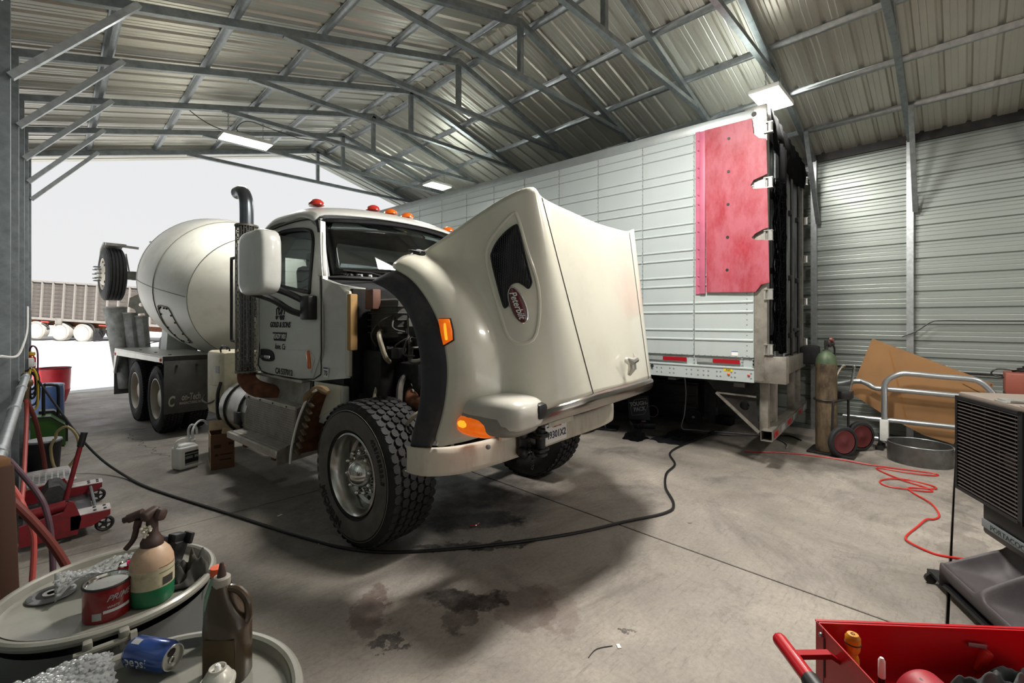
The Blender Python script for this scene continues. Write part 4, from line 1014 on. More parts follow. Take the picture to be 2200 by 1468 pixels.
# perforated heat guard: real slots between thin webs
ns, nr = 26, 44
for i in range(ns):
    a0 = 2*PI*i/ns; 
    for w_ in (-.045, ):
        gc.add([((.108)*math.cos(a0+d_)+SB, .108*math.sin(a0+d_)+SA, z) for z in (1.14, 2.74) for d_ in (-.055, .055)], [(0, 1, 3, 2)])
for j in range(nr+1):
    z = 1.14+1.6*j/nr
    for i in range(ns):
        if (i+j) % 2 == 0:
            a0, a1 = 2*PI*i/ns, 2*PI*(i+1)/ns
            gc.add([(.108*math.cos(a)+SB, .108*math.sin(a)+SA, zz) for zz in (z-.007, z+.007) for a in (a0, a1)], [(0, 1, 3, 2)])
part('heat_guard', gc, GUARD, mods=[solid(.003)], recalc=False)
part('guard_cap', G().lathe([(.07, 2.75), (.115, 2.745), (.116, 2.725)], 28, MT((SB, SA, 0))), GUARD)
part('exhaust_elbow', G().tube(spline([(SB, SA, 1.14), (SB, SA-.02, 1.06), (SB+.02, SA-.16, .99), (SB+.08, SA-.36, .95), (SB+.2, SA-.5, .9)], 6), [.09]*25, 16), RUST)
part('grab_handle', G().tube(spline([(SB-.03, SA+.10, 2.40), (SB-.05, SA+.26, 2.40), (SB-.05, SA+.29, 2.35), (SB-.05, SA+.29, 1.9), (SB-.05, SA+.29, 1.53), (SB-.05, SA+.26, 1.48), (SB-.03, SA+.10, 1.48)], 5), .016, 8), BLACKP)
mr = part('mirror_housing', superell((-1.39, 1.21, 2.215), (.10, .285, .285), 5, 24, 12), CABW)
obj('mirror_glass', G().box((-1.38, 1.21, 2.2), (.14, .01, .4), bev=.004), CHROME, mr, M=MT((0, .285, 0)))
ma = [(-1.36, 1.52, 2.06), (-1.25, 1.45, 2.02), (-1.14, 1.15, 1.90), (-1.07, .98, 1.83)]
part('mirror_arm', G().tube(spline([(-1.40, 1.36, 1.96), (-1.26, 1.40, 2.02), (-1.16, 1.22, 1.97), (-1.08, 1.0, 1.88)], 5), .032, 8).tube(spline([(-1.40, 1.36, 1.96), (-1.24, 1.30, 1.90), (-1.14, 1.16, 1.80), (-1.08, 1.03, 1.76)], 5), .030, 8).box((-1.065, .95, 1.82), (.10, .17, .22), bev=.02), BLACKP, label='black forked mirror arm')
part('far_mirror', G().box((1.32, 1.2, 2.2), (.2, .16, .5), bev=.05), CABW)

# ---- mixer body
TANKM = mat('yellowed_water_tank', 'd6cdb2', .5, var=.06, dirt='8a7550', damt=.5, dscale=3.5)
wt = part('water_tank', G().box((-.82, 3.45, .93), (.46, .62, .78), bev=.05).box((-1.06, 3.42, .72), (.04, .34, .34), bev=.015), TANKM)
obj('tank_strap_hose', G().tube(spline([(-1.06, 3.2, .95), (-1.10, 3.18, .8), (-1.09, 3.2, .55), (-1.05, 3.22, .48)], 5), .02, 8).tube(spline([(-1.06, 3.75, .74), (-1.11, 3.7, .68), (-1.10, 3.5, .66), (-1.06, 3.3, .74)], 5), .012, 6), BLACKP, wt)
obj('tank_label', G().bb((-1.056, 3.28, 1.05), (-1.05, 3.40, 1.14)), mat('grey_label', '8d9391', .5), wt)
obj('tank_loop', G().torus((-.98, 3.3, 1.33), .05, .01, 16, 6, (PI/2, 0, 0)).torus((-.9, 3.6, 1.33), .05, .01, 16, 6, (PI/2, 0, .4)), DKSTEEL, wt)
part('drum_pedestal', G().bb((-.40, 3.3, .95), (.40, 3.9, 1.75), taper=None) if 0 else G().box((0, 3.65, 1.35), (.8, .5, .8), taper=(.6, .8)), TANKM)
# drum
TAU = .186; AX = Vector((0, math.cos(TAU), math.sin(TAU))); C0 = Vector((0, 5.81, 2.25))
DMX = basis(C0, Vector((1, 0, 0)), Vector((0, math.sin(TAU), -math.cos(TAU))) * 1.0, AX)
prof = [(.30, -1.42), (.55, -1.30), (.982, -1.0), (1.085, -.5), (1.172, 0), (1.205, .45), (1.195, .95), (1.13, 1.35), (.99, 1.8), (.80, 2.25), (.66, 2.6), (.62, 2.75), (.62, 2.82)]
pp = []
for i in range(len(prof)-1):
    a, b = prof[i], prof[i+1]
    for k in range(3): t = k/3; pp.append((a[0]+(b[0]-a[0])*t, a[1]+(b[1]-a[1])*t))
pp.append(prof[-1])
sm_ = [tuple(p)[:2] for p in spline([(r, z, 0) for r, z in prof[2:]], 4)]
dpro = [(.30, -1.42), (.60, -1.25), (.975, -1.005)]+sm_
drum = part('mixer_drum', G().lathe(dpro, 72, DMX), DRUMW, ang=25)
for r, z in ((.984, -1.0), (1.178, .01), (1.19, 1.0)): obj('weld_seam', G().torus((0, 0, 0), r, .006, 72, 5, M=DMX @ MT((0, 0, z))), mat('weld_grey', '7d7b72', .7), drum)
# access hatch with its bolts, seated on the drum surface
def ondrum(t, z, off=.006):
    for (r0, z0), (r1, z1) in zip(dpro, dpro[1:]):
        if z0 <= z <= z1: r = r0+(r1-r0)*(z-z0)/(z1-z0)
    return DMX @ Vector(((r+off)*math.cos(t), (r+off)*math.sin(t), z))
hat_ = [(-.08, 0), (-.08, .28), (-.45, .62), (-.72, .80), (-.80, .74), (-.72, .50), (-.40, .10), (-.30, 0)]
def hmap(u, v): return ondrum(PI-.10-v*.72, u*1.0+.0)
hl = [(-.10, .24), (-.06, .45), (-.02, .8), (-.03, 1.04), (-.10, 1.08), (-.36, 1.08), (-.44, 1.0), (-.50, .7), (-.50, .42), (-.44, .22), (-.3, .2), (-.16, .2)]
hl = [tuple(p)[:2] for p in spline([(a, b, 0) for a, b in hl], 3, closed=True)]
obj('access_hatch', G().tube([hmap(u, v) for u, v in hl], .007, 5, closed=True), mat('weld_grey', '7d7b72', .7), drum)
hb = G()
for k in range(14):
    u, v = hl[int(k*len(hl)/14)]; cu_ = (-.27, .64); hb.sph(hmap(u*.84+cu_[0]*.16, v*.92+cu_[1]*.08), .016, 8)
obj('hatch_bolts', hb, DKSTEEL, drum)
obj('drum_line', G().tube([ondrum(PI-.02, -.95+.12*k, .001) for k in range(24)], .006, 5), mat('weld_grey', '7d7b72', .7), drum)
part('roller_track', G().torus((0, 0, 0), .80, .05, 60, 6, M=DMX @ MT((0, 0, 2.2))), GALV)
# rear stand, chute holder, charge hopper
ST = mat('cement_splashed_steel', '8d8c86', .7, .2, var=.2, dirt='55534e', damt=.5, dscale=7)
part('rear_pedestal', G().bb((-.62, 7.5, .95), (-.42, 7.75, 2.0)).bb((.42, 7.5, .95), (.62, 7.75, 2.0)).bb((-.62, 7.5, 1.85), (.62, 7.75, 2.05)).cyl((-.75, 7.2, 1.2), (-.55, 7.2, 1.2), .22, 20), ST)
part('drum_support_leg', G().box((-.55, 6.95, 1.35), (.5, .4, .75), taper=(.8, .9)), mat('pale_grey_paint', 'b9bdbb', .5))
hp = G().plate([(-1.05, 1.98), (-1.03, 2.15), (-.8, 2.28), (-.55, 2.32), (-.5, 2.0), (-.6, 1.8), (-.78, 1.78), (-.80, 1.86), (-.92, 1.84), (-.95, 1.92)], .03, fn=lambda x, z, t: (x, 8.2+t, z), holes=[[(-.66+.06*math.cos(k), 1.98+.05*math.sin(k)) for k in [PI*i/5 for i in range(10)]], [(-.85+.045*math.cos(k), 2.02+.04*math.sin(k)) for k in [PI*i/5 for i in range(10)]]])
part('chute_holder', hp, ST)
for k, (x, y, h, w_) in enumerate(((-1.20, 8.5, 1.95, .17), (-1.02, 8.42, 1.84, .14), (-.86, 8.36, 1.78, .13))):
    rows_ = []
    for j in range(8):
        t = j/7; z = h-1.55*t; yy = y-.16*t; s = 1-.35*t
        rows_.append([(x-w_*s*math.cos(q)*1.0+.12*t, yy-.34*s*math.sin(q)*.75, z) for q in [PI*(-.15+1.3*i/10) for i in range(11)]])
    c_ = part('folded_chute', G().grid(rows_), mat('chute_concrete_grey', '7f817e', .8, .1, var=.3, dirt='4a4a47', damt=.6, dscale=9, bump=.4, bscale=40), mods=[solid(.014)])
    obj('chute_rim', G().tube([(p[0], p[1], p[2]+.01) for p in rows_[0]], .018, 6), ST, c_)
part('charge_hopper', G().lathe([(.35, 0), (.6, .55), (.62, .6)], 20, MT((0, 8.8, 2.75), (.2, 0, 0))), ST, mods=[solid(.01)])
# rear fenders with deck, marker lamps and mud flaps
FEND = mat('diamond_deck_aluminium', 'b4b3ad', .42, .6, var=.1, dirt='6d6658', damt=.4)
for sgn in (-1, 1):
    g = G(); g.plate([(4.92, 1.165), (4.92, 1.09), (8.05, 1.02), (8.12, .98), (8.35, .62), (8.30, .60), (8.02, .92), (7.9, .99)] if 0 else [(4.90, 1.10), (7.98, 1.06), (8.22, .70), (8.30, .72), (8.16, 1.17), (4.90, 1.19)], .03, fn=lambda y, z, t: (sgn*(1.26-t), y, z))
    g.bb((sgn*.50, 4.90, 1.165), (sgn*1.26, 8.15, 1.19))
    rf = part('rear_fender', g, FEND)
    obj('fender_front_lip', G().bb((sgn*.5, 4.88, 1.08), (sgn*1.26, 4.90, 1.19)), DKSTEEL, rf)
    obj('side_marker', G().sph((sgn*1.265, 4.98, 1.135), .028, 10, (.5, 1, 1)), AMBERD, rf); obj('side_marker', G().sph((sgn*1.265, 8.1, 1.08), .03, 10, (.5, 1, 1)), REDL, rf)
    mf = part('mud_flap', G().bb((sgn*.46, 4.86, .36), (sgn*1.25, 4.875, 1.12), bev=.003), mat('dusty_rubber_flap', '4a4a49', .8, var=.15, dirt='6d6960', damt=.4, dscale=4))
    part('mud_flap', G().bb((sgn*.6, 8.28, .30), (sgn*1.25, 8.295, .85)), MATS['dusty_rubber_flap'])
    if sgn < 0:
        MFM = lambda x, z: basis(Vector((x, 4.855, z)), Vector((1, 0, 0)), Vector((0, 0, 1)), Vector((0, -1, 0)))
        cl = mat('embossed_flap_lettering', '8f8b80', .8)
        text('flap_lettering', 'C', .21, cl, mf, MFM(-1.17, .53), shear=.2, bold=.006, sx=.55)
        text('flap_lettering', 'on-Tech', .14, cl, mf, MFM(-.925, .58), shear=.2, bold=.003, sx=.5)
        text('flap_lettering', 'MANUFACTURING, INC.', .052, cl, mf, MFM(-.925, .495), bold=.001, sx=.5)
        for x in (-1.1, -.85, -.6): obj('flap_bolt', G().sph((x, 4.855, 1.05), .018, 8), DKSTEEL, mf)
part('deck_bolts', G().sph((-1.1, 5.2, 1.192), .025, 8, (1, 1, .4)).sph((-1.1, 6.0, 1.192), .025, 8, (1, 1, .4)).sph((-1.1, 7.0, 1.192), .025, 8, (1, 1, .4)), DKSTEEL)
part('tail_lamp_bar', G().bb((-.9, 8.4, .9), (.9, 8.5, 1.0)), DKSTEEL)
# raised booster wheel over the tail
for sgn in (-1, 1):
    t = wheel(WM(sgn*1.36, 8.75, 2.62, sgn), 'tag')
    part('booster_fender', G().plate([(-.42, .30), (-.30, .50), (.0, .60), (.28, .56), (.30, .60), (.0, .645), (-.33, .55), (-.47, .33)], .3, fn=lambda y, z, t: (sgn*(1.34-t), 8.72+y*-1, 2.60+z)), ST)
    part('booster_mount', G().bar((sgn*1.05, 8.75, 2.62), (sgn*.55, 8.7, 2.62), .16).bar((sgn*.7, 8.7, 2.6), (sgn*.6, 8.5, 2.25), .12).cyl((sgn*1.0, 8.7, 3.05), (sgn*.95, 8.7, 2.7), .012, 6).bar((sgn*1.35, 8.60, 3.2), (sgn*.82, 8.60, 3.17), .045), ST)
part('booster_axle', G().cyl((-.9, 8.75, 2.62), (.9, 8.75, 2.62), .09, 12), DKSTEEL)
part('rear_ladder', G().tube(spline([(-.45, 8.1, 2.5), (-.62, 7.9, 2.9), (-.68, 7.6, 3.2), (-.5, 7.2, 3.4)], 5), .03, 8), DKSTEEL)
part('beacon', G().box((-.35, 7.2, 3.48), (.12, .12, .09), bev=.02), AMBERD)
part('control_cable', G().tube(spline([(-.9, 7.6, 1.25), (-.8, 7.5, 1.3), (-.5, 7.4, 1.35)], 5), .008, 5), DKSTEEL)
# ------------------------------------------------------------------ hung lamps
def lamp(loc, sx, sy, label, hang, chains=True):
    t = thing('hanging_lamp', label, 'lamp', loc)
    obj('housing', G().box((0, 0, .03), (sx, sy, .05), bev=.008).box((-sx*.1, 0, .075), (sx*.45, sy*.5, .05), bev=.01), LAMPB, t)
    obj('diffuser', G().box((0, 0, .002), (sx*.97, sy*.94, .006)), LAMPW, t)
    if chains:
        for x in (-sx*.35, sx*.35):
            c = G(); n = int(hang/.028)
            for k in range(n): c.torus((x, 0, .07+.028*k), .011, .0028, 8, 4, (PI/2, 0, PI/2 if k % 2 else 0))
            obj('chain', c, GALV, t)
    return t
l1 = lamp((6.19, 1.66, 4.40), .66, .33, 'bright square lamp hanging above the rear corner of the white trailer', .36)
obj('power_cord', G().tube(spline([(.2, 0, .06), (.34, .05, .2), (.36, .08, .38), (.2, .05, .46), (-.05, 0, .42)], 6), .006, 6).tube(spline([(.25, .05, .06), (.4, 0, .22), (.3, 0, .45)], 6), .005, 6), WHITEP, l1)
l2 = lamp((2.03, 7.575, 4.36), .66, .32, 'long lit lamp hanging over the far left of the mixer drum', .34)
obj('power_cord', G().tube(spline([(.0, .0, .08), (-.1, .1, .2), (.05, .1, .36), (.4, .1, .34), (.8, .05, .30), (1.2, 0, .36)], 6), .006, 6).tube(spline([(-.05, .0, .09), (-.4, .1, .15), (-.7, .1, .3), (-.85, 0, .45)], 6), .006, 6), BLACKP, l2)
l3 = lamp((5.5, 7.575, 4.43), .5, .32, 'small white lamp just showing over the trailer roof far away', .3)
lamp((3.3, 1.72, 4.68), .9, .4, 'work lamp hanging high above the raised hood, just out of view', .2)
lamp((4.9, -1.95, 4.60), .9, .4, 'unseen fill lamp added overhead behind the camera', .4)  # body for the added fill light

# ------------------------------------------------------------------ along the left wall
pipe = thing('wall_conduit', 'grey metal pipe running along the left wall in front of the posts', 'pipe', (-.17, 2.0, 0))
obj('pipe', G().cyl((0.005, 0, 1.07), (0, 4.2, 1.19), .026, 14), GALVB, pipe)
for y in (1.1, 2.3, 3.3, 4.0): obj('coupling', G().cyl((0, y-.04, 1.07+.0286*y), (0, y+.04, 1.0711+.0286*y), .032, 14), GALVB, pipe)
obj('valve_body', G().sph((0, 4.22, 1.12), .05, 12).cyl((0, 4.2, 1.2), (0, 4.22, .95), .022, 10).sph((0, 4.2, 1.19), .035, 10), mat('brass_brown', '6f5a40', .5, .5), pipe)
def hosething(name, label, pts, r, m, cat='hose', n=14):
    o = obj(name, G().tube(spline(pts, n), r, 10), m); return tag(o, label, cat)
HRED = mat('old_red_hose', '6e2f28', .6, var=.15, dirt='3a1c18', damt=.4)
HPINK = mat('pink_red_hose', 'b4504a', .5, var=.1)
HPUR = mat('faded_purple_hose', '57404a', .6)
hosething('thick_hose', 'thick brown red hose sagging across the lower left foreground', [(-.145, 2.52, 1.075), (-.133, 2.6, 1.044), (-.066, 2.6, .935), (0, 2.6, .803), (.05, 2.6, .67), (.09, 2.6, .50), (.125, 2.6, .25), (.15, 2.6, .02)], .0155, HRED)
hosething('air_hose', 'bright red air hose hanging from the wall valve beside the black bucket', [(-.17, 6.2, .97), (-.165, 6.15, .8), (-.165, 5.6, .42), (-.17, 5.2, .22)], .016, HPINK)
hosething('air_hose', 'brown air hose hanging close behind the bright red one', [(-.165, 6.22, .95), (-.11, 6.25, .75), (-.06, 6.3, .4), (-.04, 6.3, .18), (-.03, 6.35, .04)], .018, HRED)
hosething('air_hose', 'pink red hose hanging in front of the red jack frame', [(-.16, 3.2, .98), (-.10, 3.0, .90), (-.075, 3.0, .80), (-.058, 3.0, .70), (-.065, 3.0, .50), (-.085, 3.0, .25), (-.1, 2.95, .03)], .011, HPINK)
hosething('air_hose', 'dull purple hose looping down in front of the red jack frame', [(-.15, 3.4, 1.0), (-.06, 3.15, .90), (-.02, 3.1, .80), (.0, 3.1, .62), (.005, 3.1, .3), (.0, 3.05, .03)], .012, HPUR)
for k, (x, y) in enumerate(((-.19, 2.26), (-.17, 2.20), (-.15, 2.28))):
    hosething('old_hose', ['dark red hose hanging at the far left edge, nearest the wall', 'dark red hose hanging at the far left edge, middle of three', 'dark red hose hanging at the far left edge, outermost of three'][k], [(x, y, 1.12), (x+.01, y, .9), (x+.012, y, .5), (x-.0, y, .04)], .017, HRED if k else HPUR)
wd = thing('timber_post', 'rust brown square timber leaning at the left edge behind the drum', 'post', (-.118, 2.38, 0))
obj('beam', G().box((0, 0, .60), (.07, .07, 1.20), rot=(0, -.03, .3), bev=.006), mat('rusty_timber', '43291a', .8, dirt='2e1c10', damt=.6, dscale=6, stretch=(1, 1, .2)), wd)
obj('top_cap', G().box((-.03, 0, 1.2), (.08, .08, .05), rot=(0, -.03, .3), bev=.01), mat('tan_board', '6a4828', .8), wd)
plk = tag(obj('floor_board', G().box((-.12, 6.2, .02), (.16, .9, .03), bev=.004), mat('orange_brown_board', '8a5234', .8)), 'orange brown board lying on the floor by the left wall', 'board')
wc = tag(obj('wall_cable', G().tube(spline([(-.19, 3.5, 1.52), (-.17, 4.6, 1.46), (-.17, 5.6, 1.50), (-.17, 6.5, 1.62), (-.18, 7.0, 1.85)], 6), .008, 6), WHITEP), 'white cable sagging between the left wall posts', 'cable')
for k, (y, z) in enumerate(((6.35, 1.09), (8.8, 1.15))):
    t = thing('outlet_box', ['white outlet box on the nearer left wall post', 'white outlet box on the farther left wall post'][k], 'outlet', (-.215, y-.06, z))
    obj('box', G().box((.02, 0, 0), (.05, .07, .12), bev=.008), WHITEP, t); obj('cover', G().box((.048, 0, 0), (.006, .05, .09), bev=.002), LAMPB, t)

jack = thing('floor_jack', 'dirty red truck jack on castors with a long red handle, by the left wall', 'jack', (.05, 5.3, 0))
J = MT((-.05, -5.3, 0))
REDJ = mat('dirty_red_jack', '74101b', .42, var=.2, dirt='241012', damt=.75, dscale=8, coat=.2)
PLATE = mat('scuffed_white_steel', 'b9b3b0', .45, .3, var=.2, dirt='55504e', damt=.5, dscale=9)
def jp(n, g, m, p=jack, **k): return obj(n, g, m, p, M=J, **k)
jp('side_panel', G().plate([(-.17, .05), (.14, .05), (.16, .17), (.12, .30), (.09, .32), (.06, .24), (-.17, .20)], .03, fn=lambda x, z, t: (x, 4.86+t, z)), REDJ)
jp('back_panel', G().plate([(-.17, .05), (.12, .05), (.13, .16), (.08, .28), (-.17, .22)], .03, fn=lambda x, z, t: (x, 5.75+t, z)), REDJ)
for y0, y1, e in ((4.86, 5.02, .33), (5.72, 5.86, .33)):
    arm = jp('arm', G().plate([(.10, .09), (.22, .09), (e, .15), (e, .19), (.10, .19)], y1-y0, fn=lambda x, z, t: (x, y0+t, z)), REDJ)
    obj('arm_plate', G().bb((.10, y0, .19), (e+.005, y1, .196)), PLATE, arm, M=J)
    for (x, y) in ((.24, y0+.04), (.24, y1-.04), (e-.03, y0+.04), (e-.03, y1-.04)): obj('bolt', G().cyl((x, y, .195), (x, y, .203), .010, 8), DKSTEEL, arm, M=J)
    yc = (y0+y1)/2; wl = G().torus((.30, yc, .062), .05, .012, 24, 8, (PI/2, 0, 0)).cyl((.30, yc-.02, .062), (.30, yc+.02, .062), .018, 10)
    for k in range(5): a = 2*PI*k/5; wl.bar((.30, yc, .062), (.30+.05*math.cos(a), yc, .062+.05*math.sin(a)), .012)
    jp('castor', wl, BLACKP); jp('castor_fork', G().box((.28, yc, .13), (.06, .07, .05), bev=.01), REDJ)
jp('cross_rod', G().cyl((.25, 4.95, .17), (.25, 5.8, .17), .012, 8), GALV)
jp('floor_tray', G().bb((-.16, 5.03, .10), (.24, 5.74, .115)), mat('black_scuffed_tray', '2b2b2e', .4, .3, var=.4, dirt='8d8b8b', damt=.5, dscale=7))
jp('hydraulic_cylinder', G().cyl((-.13, 5.1, .2), (.08, 5.1, .22), .045, 16).cyl((.08, 5.1, .22), (.11, 5.1, .22), .028, 12), REDJ)
jp('swivel_base', G().cyl((.08, 5.15, .13), (.08, 5.15, .15), .06, 20).cyl((.08, 5.15, .15), (.08, 5.15, .25), .016, 10), DKSTEEL)
jp('handle', G().cyl((.075, 5.22, .22), (.168, 5.24, .66), .017, 12), REDJ); jp('handle_grip', G().cyl((.166, 5.24, .65), (.192, 5.245, .765), .023, 12), BLACKP)
jp('lifting_block', G().plate([(-.08, .18), (.10, .20), (.09, .29), (.045, .36), (-.02, .36), (-.07, .27)], .28, fn=lambda x, z, t: (x, 5.22+t, z)), mat('dark_rubber_block', '2d2c2d', .7, var=.3, dirt='6a6765', damt=.5, dscale=14))
jp('gridded_pad', G().box((-.02, 6.02, .255), (.32, .50, .02), rot=(.04, 0, .1), bev=.004), PLATE)
gp_ = G()
for i in range(10):
    for j in range(7): gp_.box((-.14+.04*j, 5.80+.048*i, .268), (.03, .012, .004), rot=(0, 0, .1))
jp('pad_grip', gp_, GALV, kind='stuff')

bk = thing('black_bucket', 'black plastic bucket with a pale lid standing by the left wall', 'bucket', (-.065, 7.3, 0))
obj('body', G().lathe([(.001, 0), (.125, 0), (.145, .33), (.155, .33), (.155, .35), (.147, .36)], 28), BLACKP, bk)
obj('lid', G().lathe([(.001, .372), (.13, .372), (.15, .375), (.155, .36), (.15, .352)], 28), mat('smeared_grey_lid', '85868a', .3, .2, var=.25), bk)
tag(obj('clear_hose_loop', G().tube(spline([(.03, 7.2, .39), (.04, 7.15, .47), (.12, 7.1, .52), (.2, 7.05, .40), (.2, 7.0, .22), (.1, 7.0, .07), (.02, 7.05, .10), (-.01, 7.1, .30), (.02, 7.12, .40)], 6), .014, 8), mat('yellowed_clear_hose', 'b8a878', .35, trans=.3)), 'yellowed clear hose looped over the black bucket', 'hose')
gm = thing('green_machine', 'green sided machine with black tube frame behind the black bucket', 'machine', (-.03, 8.75, 0))
GREEN = mat('machine_green', '2f5a1c', .45, var=.12, dirt='16210f', damt=.4)
obj('body', G().plate([(-.17, .02), (.16, .02), (.16, .28), (.02, .42), (-.17, .43)], .34, fn=lambda x, z, t: (x, -.1+t, z)), GREEN, gm)
obj('black_shroud', G().plate([(-.10, .0), (.19, .0), (.19, .30), (.05, .45), (-.10, .46)], .20, fn=lambda x, z, t: (x, .25+t, z)), BLACKP, gm)
obj('edge_trim', G().tube([(-.17, -.105, .43), (.02, -.105, .42), (.16, -.105, .28)], .010, 6), DKSTEEL, gm)
obj('tube_frame', G().tube(spline([(-.05, .1, .42), (-.05, .1, .80), (-.02, .1, .83), (.05, .1, .82), (.09, .1, .77), (.09, .1, .40)], 4), .018, 8), BLACKP, gm)
obj('foot', G().bb((-.16, -.08, 0), (-.12, .2, .03)).bb((.1, -.08, 0), (.14, .2, .03)), DKSTEEL, gm)
bb_ = thing('blue_barrel', 'blue plastic barrel between the wall and the red drum', 'barrel', (-.05, 10.9, 0))
obj('body', G().lathe([(.001, 0), (.19, 0), (.20, .05), (.20, .55), (.195, .60), (.19, .62)], 24), mat('blue_plastic', '37507e', .45, var=.1, dirt='2a3348', damt=.4), bb_)
obj('lid', G().lathe([(.001, .65), (.17, .65), (.2, .64), (.2, .61)], 24), mat('pale_blue_lid', '8a9ab5', .4), bb_)
rd = thing('red_drum', 'battered open red steel drum standing at the shed opening', 'drum', (.0, 13.2, 0))
obj('body', G().lathe([(.001, 0), (.17, .0), (.21, .06), (.27, .28), (.276, .30), (.27, .32), (.282, .60), (.287, .72), (.29, .74), (.282, .74), (.275, .6), (.26, .3), (.20, .06), (.001, .03)], 36), mat('battered_red_drum', 'b92a35', .4, .1, var=.15, dirt='6a1a20', damt=.5, dscale=5), rd)
obj('rim', G().torus((0, 0, .74), .287, .010, 40, 6), DKSTEEL, rd)
hc = thing('hose_coil', 'coil of black hoses hanging from the left wall post', 'hose', (-.17, 8.0, 1.1))
random.seed(5)
for k in range(6):
    w_ = random.uniform(.025, .055); l_ = random.uniform(.22, .5); y = random.uniform(-.08, .12)
    obj('hose_loop', G().tube(spline([(-.01, y, .02), (-w_*.6, y-.02, -.1), (-w_*.7, y-.02, -l_+.05), (0, y, -l_), (w_, y+.02, -l_+.06), (w_, y+.02, -.1), (.01, y, .03)], 5), .012, 7), BLACKP if k != 3 else mat('yellow_hose', 'c3a63c', .5), hc)
obj('hook', G().tube([(-.06, 0, .0), (.0, 0, .01), (.03, 0, .03)], .012, 6), DKSTEEL, hc)
tag(obj('floor_cable', G().tube(spline([(-.20, 8.0, 1.12), (-.134, 8.0, 1.01), (.03, 7.6, .712), (.21, 7.2, .395), (.381, 6.9, .154), (.55, 6.45, .03), (.715, 5.753, .012), (1.106, 4.511, .012), (1.359, 3.71, .012), (1.587, 3.162, .012), (1.893, 2.834, .012), (2.402, 2.476, .012), (2.907, 2.201, .012), (3.376, 2.022, .012), (3.799, 1.857, .012), (4.042, 1.899, .012), (4.379, 2.141, .012), (4.784, 2.328, .012), (5.162, 2.408, .012), (5.573, 2.662, .012), (6.152, 2.703, .012), (6.922, 2.653, .012)], 8), .0125, 8), mat('black_cable_jacket', '151516', .5)), 'long black cable crossing the floor past the front wheel to the trailer', 'cable')
ex = thing('fire_extinguisher', 'small red canister with a yellow top fixed to the left wall', 'canister', (-.21, 9.5, 1.03))
obj('body', G().lathe([(.001, 0), (.05, 0), (.05, .14), (.03, .17)], 16), REDP, ex); obj('top', G().lathe([(.03, .17), (.045, .18), (.045, .22), (.001, .23)], 14), mat('yellow_plastic', 'd6a92e', .4), ex)
obj('label', G().lathe([(.0508, .02), (.0508, .08)], 16), WHITEP, ex)
tag(obj('purple_cable', G().tube(spline([(-.25, 9.6, 1.22), (-.2, 9.5, 1.34), (-.15, 9.5, 1.27), (-.145, 9.5, 1.0), (-.16, 9.5, .69)], 6), .012, 6), mat('purple_cable', '5c2c48', .5)), 'purple cable looping above the red canister on the left wall', 'cable')

# ------------------------------------------------------------------ jug and carton beside the steps
jg = thing('white_jug', 'white plastic fluid jug with two clear spout hoses standing on the floor', 'jug', (1.085, 6.40, 0), D(22))
obj('body', G().box((0, 0, .13), (.22, .17, .26), bev=.03, seg=3).box((0.0, 0, .265), (.20, .15, .05), bev=.022, seg=3, taper=(.8, .7)), WHITEP, jg)
obj('handle', G().tube(spline([(-.10, .02, .25), (-.08, .02, .315), (-.02, .02, .335), (.03, .02, .32), (.05, .02, .27)], 4), .014, 8), WHITEP, jg)
obj('neck', G().cyl((.06, .03, .28), (.06, .03, .33), .025, 14).cyl((.075, -.02, .27), (.075, -.02, .315), .025, 14), WHITEP, jg)
obj('spout_hose', G().tube(spline([(.06, .03, .33), (.055, .03, .42), (.09, .03, .475), (.14, .03, .44), (.155, .03, .36)], 6), .013, 8), mat('milky_hose', 'd5d9da', .3), jg)
obj('spout_hose', G().tube(spline([(.075, -.02, .315), (.075, -.01, .40), (.12, .02, .46), (.20, .05, .50), (.27, .07, .48), (.31, .08, .43)], 6), .013, 8), MATS['milky_hose'], jg)
obj('label', G().bb((-.055, -.0875, .05), (.095, -.086, .20)), mat('black_label', '1c1c1e', .5), jg)
obj('label_bands', G().bb((-.055, -.089, .165), (.095, -.0875, .18)).bb((-.05, -.089, .12), (.03, -.0875, .15)).bb((.05, -.089, .12), (.09, -.0875, .15)).bb((-.055, -.089, .05), (.095, -.0875, .072)), mat('grey_label', '8d9391', .5), jg)
bx = thing('cardboard_carton', 'open brown cardboard carton standing beside the white jug', 'box', (1.267, 6.06, 0), D(-8))
CARDD = mat('brown_carton', '6a4a36', .85, var=.08, dirt='5c361d', damt=.3); CARDL = mat('pale_carton_side', 'c9b090', .85, var=.1, dirt='6a5a4c', damt=.5, dscale=5)
obj('front_side', G().bb((0, 0, 0), (.23, .004, .40)), CARDD, bx); obj('left_side', G().bb((-.001, .004, 0), (.003, .34, .40)), CARDL, bx)
obj('right_side', G().bb((.227, .004, 0), (.231, .34, .38)), CARDD, bx); obj('back_side', G().bb((0, .34, 0), (.23, .344, .40)), CARDD, bx); obj('bottom', G().bb((.004, .004, 0), (.226, .34, .004)), CARDD, bx)
obj('flap', G().box((.115, .36, .44), (.22, .004, .12), rot=(-.5, 0, 0)), CARDL, bx); obj('flap', G().box((.16, .05, .42), (.10, .10, .003), rot=(.6, .3, 0)), CARDL, bx)
bf = lambda x, z: basis(Vector((x, -.002, z)), Vector((1, 0, 0)), Vector((0, 0, 1)), Vector((0, -1, 0)))
obj('printed_mark', G().bb((.03, -.0015, .245), (.10, 0, .285)).bb((.17, -.0015, .27), (.215, 0, .30)).bb((.04, -.0015, .15), (.07, 0, .18)).bb((.085, -.0015, .16), (.21, 0, .175)).bb((.08, -.0015, .10), (.2, 0, .115)), mat('carton_print', '3c2416', .85), bx)
